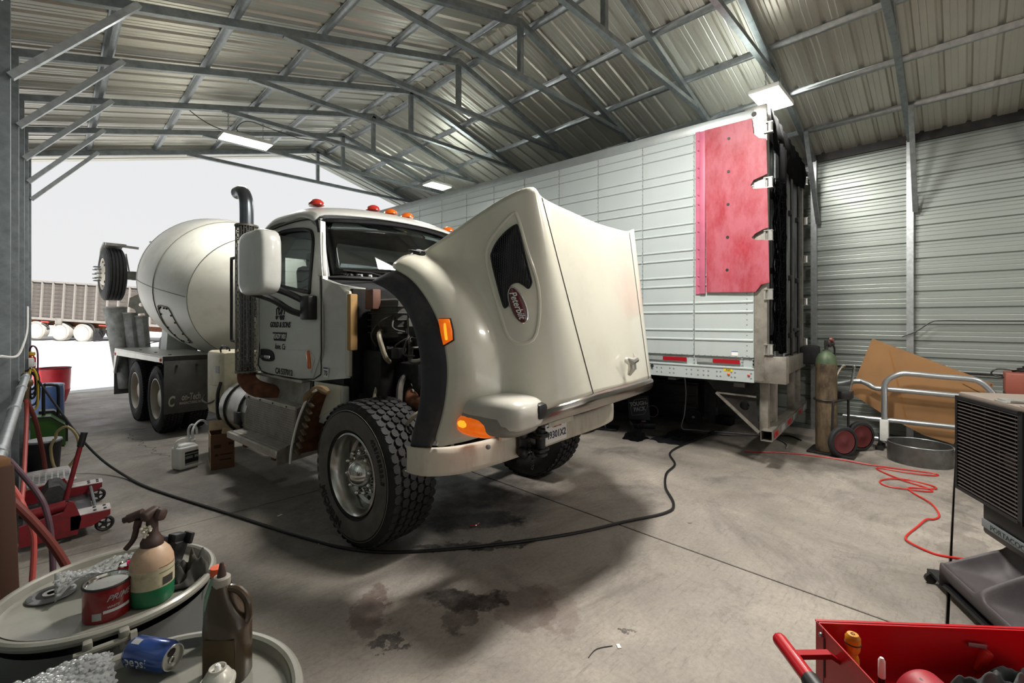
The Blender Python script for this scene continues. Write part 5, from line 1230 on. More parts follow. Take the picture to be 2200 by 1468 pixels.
obj('left_print', G().plate([(.03, .06), (.17, .19), (.29, .17), (.30, .05), (.15, .0)], .001, fn=lambda y, z, t: (-.002-t, y, z+.04)), mat('carton_photo_print', '77706c', .8, var=.4, scale=20), bx)
for k, (x, y, a) in enumerate(((1.40, 4.24, .4), (1.447, 3.48, -.6))):
    tag(obj('paper_scrap', G().box((x, y, .003), (.045, .02, .002), rot=(0, 0, a)), WHITEP), ['white paper scrap on the floor left of the front wheel', 'tiny white scrap on the floor at the foot of the front wheel'][k], 'scrap')
tag(obj('red_wire_bit', G().tube(spline([(2.44, 2.90, .004), (2.47, 2.87, .006), (2.52, 2.88, .004)], 4), .004, 5), REDP), 'short bit of red wire on the floor under the bumper', 'wire')
tag(obj('plastic_bit', G().box((2.08, 1.275, .003), (.03, .018, .003), rot=(0, 0, .9)), WHITEP), 'small white plastic bit on the bare floor in front', 'scrap')
tag(obj('thin_wire', G().tube(spline([(2.06, 1.30, .003), (1.98, 1.345, .004), (1.9, 1.34, .003)], 4), .0022, 5), DKSTEEL), 'thin dark wire lying on the bare floor in front', 'wire')

# ------------------------------------------------------------------ two steel drums in the foreground
DG = mat('grey_green_drum_paint', '8b8a81', .38, .1, var=.08, scale=5, dirt='6e6a5c', damt=.5, dscale=4, coat=.15)
DS = mat('dark_drum_side', '5f6160', .45, .1, var=.12, dirt='33322f', damt=.4)
def drum_(x, y, label, k=1):
    t = thing('steel_drum', label, 'drum', (x, y, 0)); t.scale = (k, k, 1)
    obj('body', G().lathe([(.001, 0), (.285, 0), (.287, .28), (.296, .30), (.287, .32), (.287, .55), (.296, .57), (.287, .59), (.285, .84)], 56), DS, t)
    obj('lid', G().lathe([(.001, .862), (.255, .862), (.272, .866), (.278, .885)], 64), DG, t)
    obj('rim', G().torus((0, 0, .876), .292, .0135, 80, 10), DG, t)
    return t
d1 = drum_(.13, 1.868, 'larger looking grey steel drum with clutter on its lid, lower left', .89)
d2 = drum_(.115, 1.165, 'grey steel drum nearest the camera carrying the blue can')
cl = G(); cl.box((-.075, -.322, .86), (.022, .028, .05), bev=.005).box((.005, -.325, .86), (.025, .03, .05), bev=.005).cyl((-.105, -.33, .86), (.03, -.335, .86), .009, 10).cyl((.018, -.334, .86), (.034, -.334, .86), .016, 6)
obj('ring_clamp_bolt', cl, DG, d1)
ZL = .863
gd = thing('grinding_disc', 'grey cut off grinding disc lying on the drum lid', 'disc', (.0, 1.975, ZL))
obj('disc', G().lathe([(.012, .002), (.055, .002), (.057, .004), (.055, .006), (.03, .008), (.012, .008)], 40), mat('disc_grey', '6f7172', .6, var=.2), gd)
obj('disc_label', G().lathe([(.02, .0085), (.035, .0085)], 30), DKSTEEL, gd)
obj('center_ring', G().lathe([(.011, .009), (.021, .0095), (.021, .0085)], 30), WHITEP, gd)
obj('shiny_sector', G().lathe([(.036, .0072), (.0545, .0066)], 10, arc=(-.45, .45)), CHROME, gd); obj('shiny_sector', G().lathe([(.036, .0072), (.0545, .0066)], 10, arc=(2.7, 3.6)), CHROME, gd)
pc = thing('putty_can', 'red paint can with a black rimmed lid on the drum', 'can', (.112, 1.742, ZL))
obj('body', G().lathe([(.001, 0), (.053, 0), (.054, .003), (.054, .092)], 40), mat('can_red', '75090f', .3, coat=.4, var=.05), pc)
obj('lid_rim', G().torus((0, 0, .093), .053, .0035, 40, 8), DKSTEEL, pc); obj('lid', G().lathe([(.001, .089), (.046, .089), (.049, .095), (.053, .095)], 40), CHROME, pc)
def canfn(r, a0):
    return lambda c: Vector((r*math.cos(a0+c.x/r), r*math.sin(a0+c.x/r), c.y))
AC = D(-72)
text('can_lettering', 'PRIME', .022, mat('silver_print', 'c9ccd0', .35, .5), pc, MT((0, 0, .063)), shear=.5, fn=canfn(.0546, AC+.1), bold=.0004)
text('can_lettering', 'WHITE', .009, WHITET, pc, MT((0, 0, .040)), shear=.3, fn=canfn(.0546, AC-.15))
stp_ = G()
for k in range(12):
    a = AC-.55+.1*k; stp_.add([(.0548*math.cos(a), .0548*math.sin(a), .025), (.0548*math.cos(a+.1), .0548*math.sin(a+.1), .0255), (.0548*math.cos(a+.1), .0548*math.sin(a+.1), .034), (.0548*math.cos(a), .0548*math.sin(a), .033)], [(0, 1, 2, 3)])
obj('can_stripe', stp_, mat('silver_print', 'c9ccd0', .35, .5), pc)
bc = G()
for k in range(4):
    a = D(-130)+.1*k; bc.add([(.0548*math.cos(a), .0548*math.sin(a), .01), (.0548*math.cos(a+.1), .0548*math.sin(a+.1), .01), (.0548*math.cos(a+.1), .0548*math.sin(a+.1), .03), (.0548*math.cos(a), .0548*math.sin(a), .03)], [(0, 1, 2, 3)])
obj('can_barcode_patch', bc, mat('grey_label', '8d9391', .5), pc)
sb = thing('spray_bottle', 'dirty trigger spray bottle with green liquid on the drum', 'bottle', (.212, 1.735, ZL))
SBM = mat('dirty_bottle_plastic', 'b79a80', .45, var=.15, scale=14, dirt='5d4a3c', damt=.6, dscale=14)
obj('bottle', G().lathe([(.001, 0), (.050, 0), (.054, .008), (.055, .05)], 36), mat('green_liquid_band', '1d6b45', .35, var=.15), sb)
obj('bottle_upper', G().lathe([(.055, .05), (.055, .105)], 36), mat('dirty_label_paper', 'b5ad90', .6, var=.15, scale=18, dirt='5f5644', damt=.6, dscale=20), sb)
obj('shoulder', G().lathe([(.055, .105), (.053, .125), (.045, .145), (.033, .160), (.024, .168)], 36), SBM, sb)
BRN = mat('brown_grimy_trigger', '3d2a24', .55, var=.2, dirt='6a4a3c', damt=.4, dscale=20)
obj('collar', G().lathe([(.027, .160), (.029, .163), (.029, .176), (.022, .188), (.016, .20), (.0145, .245), (.013, .25)], 28), BRN, sb)
obj('trigger_head', G().box((-.004, .0, .258), (.05, .028, .03), rot=(0, -.25, .5), bev=.010, seg=3).cyl((-.02, .01, .262), (-.052, .03, .248), .013, 14).cyl((-.052, .03, .248), (-.062, .036, .244), .009, 12).box((.018, -.01, .252), (.03, .028, .035), rot=(0, .4, .5), bev=.01), BRN, sb)
obj('trigger', G().tube(spline([(-.03, .012, .245), (-.035, .016, .215), (-.042, .02, .185), (-.058, .03, .160)], 5), [.010]*5+[.008]*5+[.0075]*6, 8), BRN, sb)
random.seed(9); ff = G()
for k in range(26): ff.sph((-.018+random.gauss(0, .007), -.012+random.gauss(0, .006), .215+random.gauss(0, .009)), random.uniform(.003, .006), 6)
obj('fluff', ff, mat('pale_fluff', 'd8d2bf', .9), sb, kind='stuff')
obj('label_patch', G().lathe([(.0556, .055), (.0556, .078)], 6, arc=(D(-70), D(-35))), mat('label_dark_print', '34302a', .7), sb)
obj('label_lines', G().lathe([(.0556, .092), (.0556, .0935)], 16, arc=(D(-80), D(10))).lathe([(.0556, .108), (.0556, .1095)], 16, arc=(D(-80), D(10))), MATS['label_dark_print'], sb)
sc = thing('soda_can', 'red soda can with a pink tab half hidden behind the paint can', 'can', (.170, 1.83, ZL))
obj('body', G().lathe([(.001, 0), (.026, 0), (.033, .010), (.033, .075), (.027, .088)], 30), mat('soda_red', 'b3101c', .25, .2, coat=.4), sc); obj('top', G().lathe([(.027, .088), (.027, .092), (.024, .088), (.001, .088)], 30), CHROME, sc)
obj('pull_tab', G().torus((0, -.004, .092), .007, .002, 14, 6, (.3, 0, 0)).torus((0, .006, .092), .006, .002, 14, 6), mat('pink_tab', 'd0306a', .3, .5), sc)
obj('white_wave', G().lathe([(.0334, .035), (.0334, .042)], 8, arc=(D(-150), D(-60))), WHITEP, sc)
WRAP = mat('clear_bubble_wrap', 'f4f7f8', .08, trans=.8, var=.05, spec=.8)
def bubble(name, label, pts_fn, nu, nv, loc, M):
    t = thing(name, label, 'bubble wrap', loc); g = G(); rows_ = []
    for i in range(nu):
        rows_.append([pts_fn(i/(nu-1), j/(nv-1)) for j in range(nv)])
    g.grid(rows_); obj('film', g, WRAP, t, mods=[solid(.0006)], recalc=False)
    b = G()
    for i in range(0, nu-1):
        for j in range(0, nv-1):
            p = Vector(pts_fn(min(1, max(0, (i+.5+(.25 if j % 2 else -.2)+random.uniform(-.3, .3))/(nu-1))), min(1, max(0, (j+.5+random.uniform(-.3, .3))/(nv-1)))))+Vector((0, 0, random.uniform(-.003, .005))); b.sph(p, random.uniform(.0045, .0075), 7, (1, 1, .75))
    obj('bubbles', b, WRAP, t, kind='stuff'); return t
bubble('bubble_wrap', 'crumpled clear bubble wrap lying behind the red paint can', lambda u, v: ((u-.5)*.20, (v-.5)*.15+.02*math.sin(u*5), .008+.045*abs(math.sin(u*3.3+v*2.5))*(1-.4*v)+.010*math.sin(v*9+u*6)), 14, 10, (.105, 1.955, ZL+.006), None)
bubble('bubble_wrap', 'clear bubble wrap spilling over the near drum beside the blue can', lambda u, v: ((u-.5)*.21, (v-.5)*.19, .014+.03*math.sin(u*3.0)*math.sin(v*3.1)+.006*math.sin(u*11+v*7)+.006*noise.noise(Vector((u*9, v*9, 2)))), 20, 16, (-.005, 1.40, ZL+.014), None)
dv = thing('black_bracket', 'black plastic switch bracket standing behind the rag on the drum', 'bracket', (.265, 1.875, ZL+.004))
obj('housing', G().box((.02, 0, .05), (.05, .04, .10), rot=(.2, .2, .6), bev=.004).box((.03, 0, .105), (.04, .035, .03), rot=(0, .2, .5), bev=.004), BLACKP, dv)
obj('ears', G().box((-.01, .01, .108), (.012, .05, .03), rot=(0, 0, .4), bev=.003).box((.06, -.01, .10), (.012, .04, .035), rot=(0, .3, .4), bev=.003).cyl((-.03, 0, .09), (-.05, .0, .1), .012, 10).cyl((-.05, .0, .10), (-.055, .0, .125), .008, 8), BLACKP, dv)
obj('brass_pins', G().cyl((-.03, -.01, .075), (-.015, -.012, .07), .004, 8).cyl((-.02, -.02, .08), (-.005, -.02, .075), .004, 8), mat('brass', 'a88a4c', .3, .9), dv)
RAG = mat('grey_rag_cloth', '3e3d39', .95, var=.2, scale=12)
def rag(name, label, loc, sx, sy, h, seed, m=RAG, cat='rag', rz=0):
    rows_ = []
    for i in range(26):
        row = []
        for j in range(26):
            u, v = i/25-.5, j/25-.5; q = Vector((u*5+seed, v*5, seed))
            f = max(0, 1-(2*max(abs(u), abs(v)))**4)
            z = (.5+.9*noise.noise(q)+.5*noise.noise(q*2.3))*h*f+.003
            row.append((u*sx*(1+.25*noise.noise(q*.8)), v*sy*(1+.25*noise.noise(q*.7+Vector((3, 0, 0)))), max(.003, z)))
        rows_.append(row)
    o = obj(name, G().grid(rows_), m, mods=[solid(.003, 1), subs(1)], recalc=False, ang=180); o.location = loc; o.rotation_euler = (0, 0, rz); return tag(o, label, cat)
rag('grey_rag', 'crumpled dark grey rag on the drum lid beside the spray bottle', (.315, 1.775, ZL+.003), .12, .11, .075, 4.2)
# near drum
cn = thing('cola_can', 'blue soda can lying on its side on the near drum', 'can', (.170, 1.385, ZL+.0365))
ax = Vector((.55, -.835, 0)).normalized()
zz_ = ax; yy_ = Vector((0, 0, 1)); xx_ = yy_.cross(zz_); CM = basis(Vector((0, 0, 0)), xx_, yy_, zz_)
CM0 = CM
obj('body', G().lathe([(.022, -.062), (.028, -.058), (.033, -.048), (.033, .042), (.030, .052), (.0275, .058)], 40, CM0), mat('cola_blue', '27488f', .22, .35, coat=.5, var=.06), cn)
obj('top', G().lathe([(.0275, .058), (.0275, .061), (.0255, .061), (.0245, .055), (.001, .055)], 40, CM0), ALU, cn)
obj('mouth', G().sph((-.0, .011, .0555), .009, 12, (1.2, 1, .15), M=CM0), DKSTEEL, cn); obj('pull_tab', G().torus((0, -.006, .0575), .0065, .0018, 14, 6, M=CM0), ALU, cn)
def colafn(c):
    a = D(180)-c.y/.0333; return Vector((.0334*math.cos(a), .0334*math.sin(a), c.x))
def colafn2(c):
    a = D(200)+c.y/.0334; return Vector((.0334*math.cos(a), .0334*math.sin(a), c.x))
text('can_lettering', 'pepsi', .030, WHITET, cn, CM0 @ MT((0, 0, -.012)), fn=colafn, bold=.0004, sx=1.0)
obj('white_panel', G().lathe([(.0333, -.045), (.0333, -.022)], 4, CM0, arc=(D(95), D(118))), mat('silver_print', 'c9ccd0', .35, .5), cn)
ob = thing('oil_bottle', 'dirty brown oil bottle with a pointed spout and side handle', 'bottle', (.292, 1.235, ZL), D(-46))
OBM = mat('oily_brown_bottle', '3d2f1e', .35, var=.25, scale=9, dirt='1f1a12', damt=.7, dscale=7, coat=.3)
def oval_loft(secs, n=28, e=3.0):
    g = G(); rows_ = []
    for cx, rx, ry, z in secs:
        row = []
        for k in range(n):
            a = 2*PI*k/n; s = lambda q: math.copysign(abs(q)**(2/e), q); row.append((cx+rx*s(math.cos(a)), ry*s(math.sin(a)), z))
        rows_.append(row)
    g.grid(rows_, closed=True); g.f.append(tuple(range(n-1, -1, -1))); return g
obj('body', oval_loft([(0, .048, .032, 0), (0, .051, .034, .006), (0, .051, .034, .118), (0, .050, .033, .125), (-.002, .047, .031, .14), (-.008, .038, .027, .16), (-.013, .028, .023, .185), (-.014, .021, .020, .205), (-.014, .018, .018, .215)]), OBM, ob)
obj('handle', G().tube(spline([(.0, 0, .205), (.026, 0, .202), (.047, 0, .178), (.050, 0, .145), (.040, 0, .122)], 5), .0095, 10), OBM, ob)
obj('cap', G().lathe([(.001, .234), (.016, .234), (.0185, .231), (.0185, .213), (.0175, .211)], 24, MT((-.014, 0, 0))), mat('pale_cap', '9a948a', .5), ob)
obj('spout', G().lathe([(.010, .232), (.009, .240), (.005, .262), (.0035, .266), (.001, .266)], 18, MT((-.014, 0, 0))), BRN, ob)
obj('label_patch', G().bb((-.035, -.0347, .02), (.036, -.0335, .105)), mat('stained_label', '4f3f28', .6, var=.3, scale=12, dirt='2c2214', damt=.8, dscale=10), ob)
gb_ = thing('green_bottle', 'pale green drink bottle with an orange cap behind the oil bottle', 'bottle', (.300, 1.365, ZL))
obj('body', G().lathe([(.001, 0), (.028, .0), (.031, .006), (.031, .10), (.028, .135), (.018, .165), (.013, .178), (.013, .188)], 28), mat('pale_green_plastic', '9fc6b0', .15, trans=.6), gb_)
obj('cap', G().lathe([(.014, .182), (.0165, .184), (.0165, .203), (.001, .205)], 24), mat('orange_cap', 'd8582a', .4), gb_)
obj('label', G().lathe([(.0313, .03), (.0313, .085)], 28), mat('green_label', '4f8f6a', .5), gb_)
sp_ = thing('spray_can', 'white domed spray can at the bottom edge on the near drum', 'can', (.252, 1.145, ZL))
obj('body', G().lathe([(.001, 0), (.032, 0), (.0325, .055)], 36), mat('can_body_pale', 'b0aea4', .35, .3, dirt='b03a34', damt=.8, dscale=6, dlow=.58), sp_)
obj('dome', G().lathe([(.0345, .055), (.0345, .060), (.031, .060), (.029, .066), (.022, .078), (.0165, .083), (.0165, .088), (.0145, .088), (.0135, .082), (.001, .081)], 36), mat('can_dome_white', 'c4c2b8', .3, .25), sp_)
obj('valve', G().lathe([(.006, .081), (.006, .090), (.004, .094), (.001, .094)], 16), WHITEP, sp_)
# ------------------------------------------------------------------ right side: gas bottle cart
gc_ = thing('gas_cylinder', 'tall rusty gas cylinder with a green top on the welding cart', 'cylinder', (7.03, 1.25, .03))
obj('body', G().lathe([(.001, 0), (.112, 0), (.118, .02), (.118, 1.12)], 32), mat('rusty_cylinder_paint', '7a6a52', .6, .1, var=.3, scale=4, dirt='2a1c14', damt=.9, dscale=5, dlow=.40, stretch=(1, 1, .4)), gc_)
obj('shoulder', G().lathe([(.118, 1.12), (.112, 1.18), (.09, 1.235), (.06, 1.265), (.035, 1.28), (.035, 1.30)], 32), mat('worn_green_shoulder', '46573f', .5, .1, var=.25, dirt='5a4a35', damt=.6, dscale=6), gc_)
rg_ = obj('valve_regulator', G().cyl((0, 0, 1.28), (0, 0, 1.42), .022, 12).cyl((-.02, 0, 1.37), (.12, -.05, 1.37), .025, 12).box((.05, -.02, 1.36), (.08, .05, .06), bev=.01), DKSTEEL, gc_)
for k, (x, z) in enumerate(((.05, 1.43), (.125, 1.41))): obj('pressure_gauge', G().cyl((x, -.06, z), (x, -.03, z), .028, 16), mat('faded_red_gauge', '6f3630', .5), gc_)
obj('hose', G().tube(spline([(.12, -.04, 1.36), (.18, -.06, 1.30), (.19, -.05, 1.0), (.15, -.02, .8)], 6), .012, 6), BLACKP, gc_)
ct = thing('welding_cart', 'black two wheeled cylinder cart with red wheels by the right wall', 'cart', (7.03, 1.25, 0))
obj('base_plate', G().box((.06, -.06, .015), (.42, .5, .02), bev=.004), DKSTEEL, ct)
fr2 = G().tube(spline([(-.17, -.08, .03), (-.17, -.1, .62), (-.15, -.1, .68), (-.05, -.14, .69), (.15, -.18, .69)], 4), .014, 8).torus((0, 0, .69), .135, .010, 32, 6).tube([(.2, .05, .03), (.2, .05, .72)], .014, 8).tube([(.22, -.2, .03), (.22, -.2, .75)], .014, 8)
obj('frame', fr2, DKSTEEL, ct)
for k, y in enumerate((-.0, .09)): obj('push_handle', G().tube(spline([(.20, .05-.25*k, .70), (.30, -.02-.2*k, .88), (.42, -.08-.15*k, 1.06), (.50, -.12-.1*k, 1.10)], 5), .016, 8), CHROME, ct)
obj('tool_tray', G().box((.24, -.1, .74), (.22, .28, .10), bev=.012), DKSTEEL, ct)
for k, (x, y) in enumerate(((-.10, -.19), (.40, -.30))):
    wm = basis(Vector((x, y, .195)), Vector((.6, -.8, 0)).cross(Vector((0, 0, 1))) * -1, Vector((0, 0, 1)), Vector((.6, -.8, 0)).cross(Vector((0, 0, 1))).cross(Vector((0, 0, 1))) * 1)
    nx = Vector((-.62, -.78, 0)).normalized(); xx = Vector((0, 0, 1)).cross(nx); wm = basis(Vector((x, y, .195)), xx, Vector((0, 0, 1)), nx)
    wt_ = obj('tyre', G().lathe([(.15, -.03), (.18, -.03), (.195, -.015), (.195, .015), (.18, .03), (.15, .03)], 36, wm), BLACKR, ct)
    obj('hub', G().lathe([(.15, .02), (.14, .028), (.10, .015), (.04, .022), (.02, .03), (.001, .03)], 30, wm), mat('dusty_red_hub', '5a2020', .55, var=.15, dirt='4a2320', damt=.5), wt_)
# cardboard sheet carton leaning on the wall
cb = thing('flat_carton', 'big flat brown cardboard carton leaning tilted against the right wall', 'box', (8.0, .5, 0))
cq = [(.88, 1.43), (-.27, .92), (.10, .17), (1.14, .68)]
obj('panel', G().plate([(y-.5, z) for y, z in [(.90, 1.45), (-.27, .93), (.08, .16), (.35, .22), (.75, .42), (1.14, .68)]], .11, fn=lambda y, z, t: (t+.12*(z-.8), y, z)), CARD, cb)
obj('fold_flap', G().plate([(y-.5, z) for y, z in [(-.25, .95), (-.05, 1.03), (.0, .92), (-.20, .80)]], .006, fn=lambda y, z, t: (-.012+t+.12*(z-.8), y, z)), CARD, cb)
obj('tape_line', G().plate([(y-.5, z) for y, z in [(.72, 1.30), (.70, 1.30), (.5, .32), (.52, .32)]], .001, fn=lambda y, z, t: (-.002+t+.12*(z-.8), y, z)), mat('carton_crease', '8d6030', .8), cb)
# tubular guard
tg = thing('tube_guard', 'bent silver tube guard frame standing in front of the cardboard', 'guard', (7.75, .4, 0))
def Q(y, z, dx=0): return (dx, y*1.076-.4, 1.7+(z-1.7)*1.076)
SILV = mat('silver_tube_paint', 'b6bbbe', .3, .8, var=.06)
obj('hoop', G().tube([Q(.683, .21)]+spline([Q(.683, .30), Q(.683, .75), Q(.683, .899), Q(.64, .99), Q(.53, 1.062), Q(.40, 1.07), Q(.2, 1.06), Q(-.063, 1.052), Q(-.16, 1.01), Q(-.242, .891), Q(-.25, .8)], 5), .034, 14), SILV, tg)
obj('top_rail', G().tube(spline([Q(1.25, .86, .05), Q(1.129, .886, .05), Q(1.0, .925, .05), Q(.912, .93, .05), Q(.84, .90, .05), Q(.773, .862, .05), Q(.6, .86, .05), Q(.029, .849, .05), Q(-.15, .845, .05)], 4), .034, 14), SILV, tg)
obj('middle_rail', G().tube([Q(1.105, .464, .05), Q(.6, .48, .05), Q(.048, .489, .05), Q(-.1, .49, .05)], .032, 14), SILV, tg)
obj('bottom_rail', G().tube([Q(.95, .236, .05), Q(.048, .225, .05), Q(-.1, .22, .05)], .030, 14), SILV, tg)
obj('post_sleeve', G().box(Q(.683, .36), (.09, .09, .28), bev=.008), LAMPB, tg)
obj('foot', G().box((.05, .38, .02), (.3, .08, .04)).bb((.02, .34, .04), (.08, .40, .2)), DKSTEEL, tg); obj('foot', G().box((.05, -.4, .02), (.3, .08, .04)).bb((.02, -.44, .04), (.08, -.38, .2)), DKSTEEL, tg)
rp_ = thing('steel_ring', 'wide grey steel ring band standing on the floor by the tube guard', 'ring', (7.36, .37, 0))
obj('band', G().lathe([(.30, 0), (.302, .0), (.302, .22), (.297, .225), (.292, .22), (.292, .0)], 64), mat('mill_scale_steel', '6e6d6b', .38, .75, var=.3, dirt='2c2827', damt=.6, dscale=4), rp_)
obj('rim_lip', G().torus((0, 0, .222), .299, .006, 64, 6), GALV, rp_)
tag(obj('extension_cord', G().tube(spline([(p[0], p[1], .008+.006*(i % 3 == 0)) for i, p in enumerate([(6.3, 2.0), (6.622, 1.602), (6.762, 1.179), (6.756, .725), (6.884, .25), (6.80, .21), (6.697, .395), (6.70, .66), (6.60, .68), (6.337, .448), (6.239, .261), (6.13, .22), (6.03, .40), (6.02, .56), (6.15, .62), (6.30, .55), (6.409, .415), (6.36, .23), (6.237, .20), (6.12, .38), (5.973, .352), (5.716, .207), (5.45, .145), (5.30, .17), (5.223, .219), (4.993, .266), (4.72, .315), (4.60, .29), (4.516, .164), (4.52, .08), (4.569, -.05)])], 8), .0075, 6), mat('red_cord', 'c2251f', .4)), 'thin red extension cord snaking over the floor in loops at right', 'cord')
tag(obj('wall_cable', G().tube(spline([(8.36, .60, 1.48), (8.37, .45, 1.56), (8.385, .31, 1.68), (8.38, .2, 1.705), (8.38, -.2, 1.70), (8.38, -.7, 1.70)], 6), .009, 6), BLACKP), 'black cable strung along the right wall above the cardboard', 'cable')
tag(obj('drip_pipe', G().bb((8.37, -.7, 1.0), (8.39, 1.64, 1.03)), DKSTEEL), 'dark pipe fixed low along the right wall', 'pipe')
tag(obj('steel_bar', G().bar((8.36, 1.50, .0), (8.37, 1.52, 1.2), .05), DKSTEEL), 'black steel bar leaning on the wall post behind the trailer corner', 'bar')
bc_ = thing('red_charger', 'old red battery charger with coiled leads behind the cooler', 'charger', (7.95, -.55, 0))
obj('stand', G().bb((-.2, -.25, 0), (.2, .2, .86), bev=.01), DKSTEEL, bc_); obj('case', G().bb((-.22, -.3, .86), (.2, .2, 1.10), bev=.015), mat('faded_red_case', '8a4a3c', .5, dirt='4a2620', damt=.5), bc_)
ld = G()
for k in range(5): ld.torus((.0, -.02-.03*k, 1.115+.012*k), .15-.01*k, .011, 28, 6, (.1*k, .15, 0))
ld.tube(spline([(-.02, .1, 1.12), (-.05, .26, 1.13), (-.05, .30, 1.06), (-.03, .15, 1.03), (0, -.1, 1.04)], 6), .009, 6)
obj('coiled_leads', ld, BLACKP, bc_)
# ------------------------------------------------------------------ evaporative cooler
cz = D(180+25.5)
CL = thing('portable_cooler', 'black portable evaporative cooler on castors at the right edge', 'cooler', (4.2, .02, 0))
ct_ = Vector((-.903, -.43, 0)).normalized(); cn_ = Vector((-.43, .903, 0)).normalized()
CMX = basis(Vector((0, 0, 0)), ct_, -cn_, Vector((0, 0, 1)))      # x along the face, y into the machine, z up
CGREY = mat('dark_grey_moulding', '474245', .6, var=.1, scale=30, bump=.1, bscale=200)
CBLK = mat('black_cooler_plastic', '0f0f12', .45, var=.2)
def cp(n, g, m, par=CL, **k): return obj(n, g, m, par, M=CMX, **k)
W_ = .60
cp('cabinet_back', G().bb((0, .34, .60), (W_, .42, 1.20), bev=.01), CBLK); cp('cabinet_side', G().bb((0, .0, .60), (.02, .40, 1.21), bev=.006), CBLK); cp('cabinet_side', G().bb((W_-.03, .0, .60), (W_+.02, .40, 1.21), bev=.008), CBLK)
cp('cabinet_bottom', G().bb((0, .02, .59), (W_, .40, .62), bev=.006), CBLK)
cp('top_cover', G().bb((-.005, .0, 1.20), (W_+.03, .62, 1.235), bev=.012).tube([(.04, .50, 1.22), (.30, .52, 1.40), (.62, .52, 1.62)], [.03, .05, .06], 8), mat('warm_grey_cover', '6b6158', .6, var=.08))
gl = None
for k in range(26):
    m = MT((0, 0, 0))
    if gl is None: gl = cp('grille_slat', G().bb((.01, -.012, .625), (W_-.02, .006, .630)), mat('lit_grille_slat', '4a4340', .45))  # slats coloured lighter than the cabinet, as if catching light
    else: inst(gl, CL, MT((0, 0, .0222*k)))
for k in range(5): cp('grille_bar', G().bb((.02+.128*k, -.004, .61), (.026+.128*k, .012, 1.2)), CBLK)
cp('grille_frame', G().bb((-.005, -.015, .60), (.018, .015, 1.21)).bb((W_-.03, -.015, .60), (W_+.005, .015, 1.21)).bb((0, -.015, .60), (W_, .015, .618)).bb((0, -.015, 1.19), (W_, .015, 1.21)), CBLK)
fan = cp('fan', G().cyl((.31, .18, .9), (.31, .26, .9), .06, 18), CBLK)
for k in range(4):
    a = 2*PI*k/4+.5; c, s = math.cos(a), math.sin(a); n_ = (-s, c)
    obj('fan_blade', G().plate([(.05, -.03), (.25, -.09), (.26, .07), (.05, .03)], .006, fn=lambda u, v, t: (.31+u*c-v*s, .2+t+v*.35, .9+u*s+v*c)), mat('fan_blade_grey', '6d6463', .5), fan, M=CMX)
for x in (.34, .55): cp('latch', G().bb((x, .02, 1.235), (x+.11, .10, 1.25), bev=.006).bb((x, .005, 1.215), (x+.11, .02, 1.24), bev=.004), ALU)
cp('neck', G().bb((.20, .02, .40), (W_+.2, .36, .60), bev=.02), CBLK)
bd = cp('name_badge', G().box((.47, .008, .475), (.48, .01, .05), bev=.004), mat('grey_badge', '6a6e72', .5))
text('badge_lettering', 'PORTACOOL', .042, mat('dark_green_print', '33423e', .6), bd, CMX @ basis(Vector((.47, .0015, .474)), Vector((1, 0, 0)), Vector((0, 0, 1)), Vector((0, -1, 0))), ext=.0006, sx=1.25)
# scooped reservoir base
rows_ = []
for i in range(49):
    u = i/48; x = .26+.95*u; row = []
    fin = min(1, abs(((u*2.35+.06) % 1)-.5)*2)                 # 1 on a divider fin, 0 in the middle of a scoop
    bay = max(0, 1-fin**3.0)
    for j in range(17):
        v = j/16; y = .30-.50*v
        top = .43 if v < .4 else .43-.17*((v-.4)/.6)**1.4
        dip = .20*bay*max(0, min(1, (v-.30)/.12))*(1-.35*max(0, (v-.7)/.3))
        row.append((x, y, max(.19, top-dip)))
    x0, y0 = row[-1][0], row[-1][1]
    row += [(x, y0-.02, .22), (x, y0-.015, .14), (x+.0, y0+.05, .06)]
    rows_.append(row)
cp('reservoir_base', G().grid([[(rows_[0][0][0]-.0, p[1], .06) for p in rows_[0]]]+rows_+[[(rows_[-1][0][0], p[1], .06) for p in rows_[-1]]]), CGREY, mods=[subs(1)], ang=180)
cp('base_underside', G().bb((.08, -.2, .055), (.85, .28, .075)), CBLK)
for x, y in ((.12, -.2), (.8, -.2), (.12, .25), (.8, .25)):
    cp('castor', G().cyl((x-.012, y, .03), (x+.012, y, .03), .03, 14).bb((x-.015, y-.012, .03), (x+.015, y+.012, .065)), DKSTEEL)

# ------------------------------------------------------------------ red tool cart
ca = Vector((.66, -.751, 0)).normalized(); cbv = Vector((-.751, -.66, 0)).normalized()
TC = thing('tool_cart', 'red metal tool cart with a tubular push handle, lower right corner', 'cart', (1.398, .269, 0))
TM = basis(Vector((0, 0, 0)), ca, cbv, Vector((0, 0, 1)))
def tp_(n, g, m, par=TC, **k): return obj(n, g, m, par, M=TM, **k)
RC = mat('glossy_red_cart', 'b80c1a', .34, coat=.08, spec=.35, var=.03)
LX, LY, Z0, Z1 = .75, .42, .80, .92
tp_('tray_side', G().bb((0, 0, Z0-.04), (LX, .003, Z1)).bb((0, -.008, Z1-.004), (LX, .008, Z1)), RC); tp_('tray_side', G().bb((0, LY, Z0-.04), (LX, LY+.003, Z1)), RC)
tp_('tray_end', G().bb((-.001, 0, Z0-.04), (.002, LY, Z1)).bb((-.002, -.001, Z0-.06), (.0, .03, Z1)), RC); tp_('tray_end', G().bb((LX, 0, Z0-.04), (LX+.003, LY, Z1)), RC)
tp_('tray_floor', G().bb((0, 0, Z0-.002), (LX, LY, Z0)), RC)
tp_('lower_shelf', G().bb((0, 0, .25), (LX, LY, .32)), RC)
for x in (.01, LX-.03):
    for y in (.0, LY-.02): tp_('cart_leg', G().bb((x, y, .10), (x+.02, y+.02, Z0)), RC)
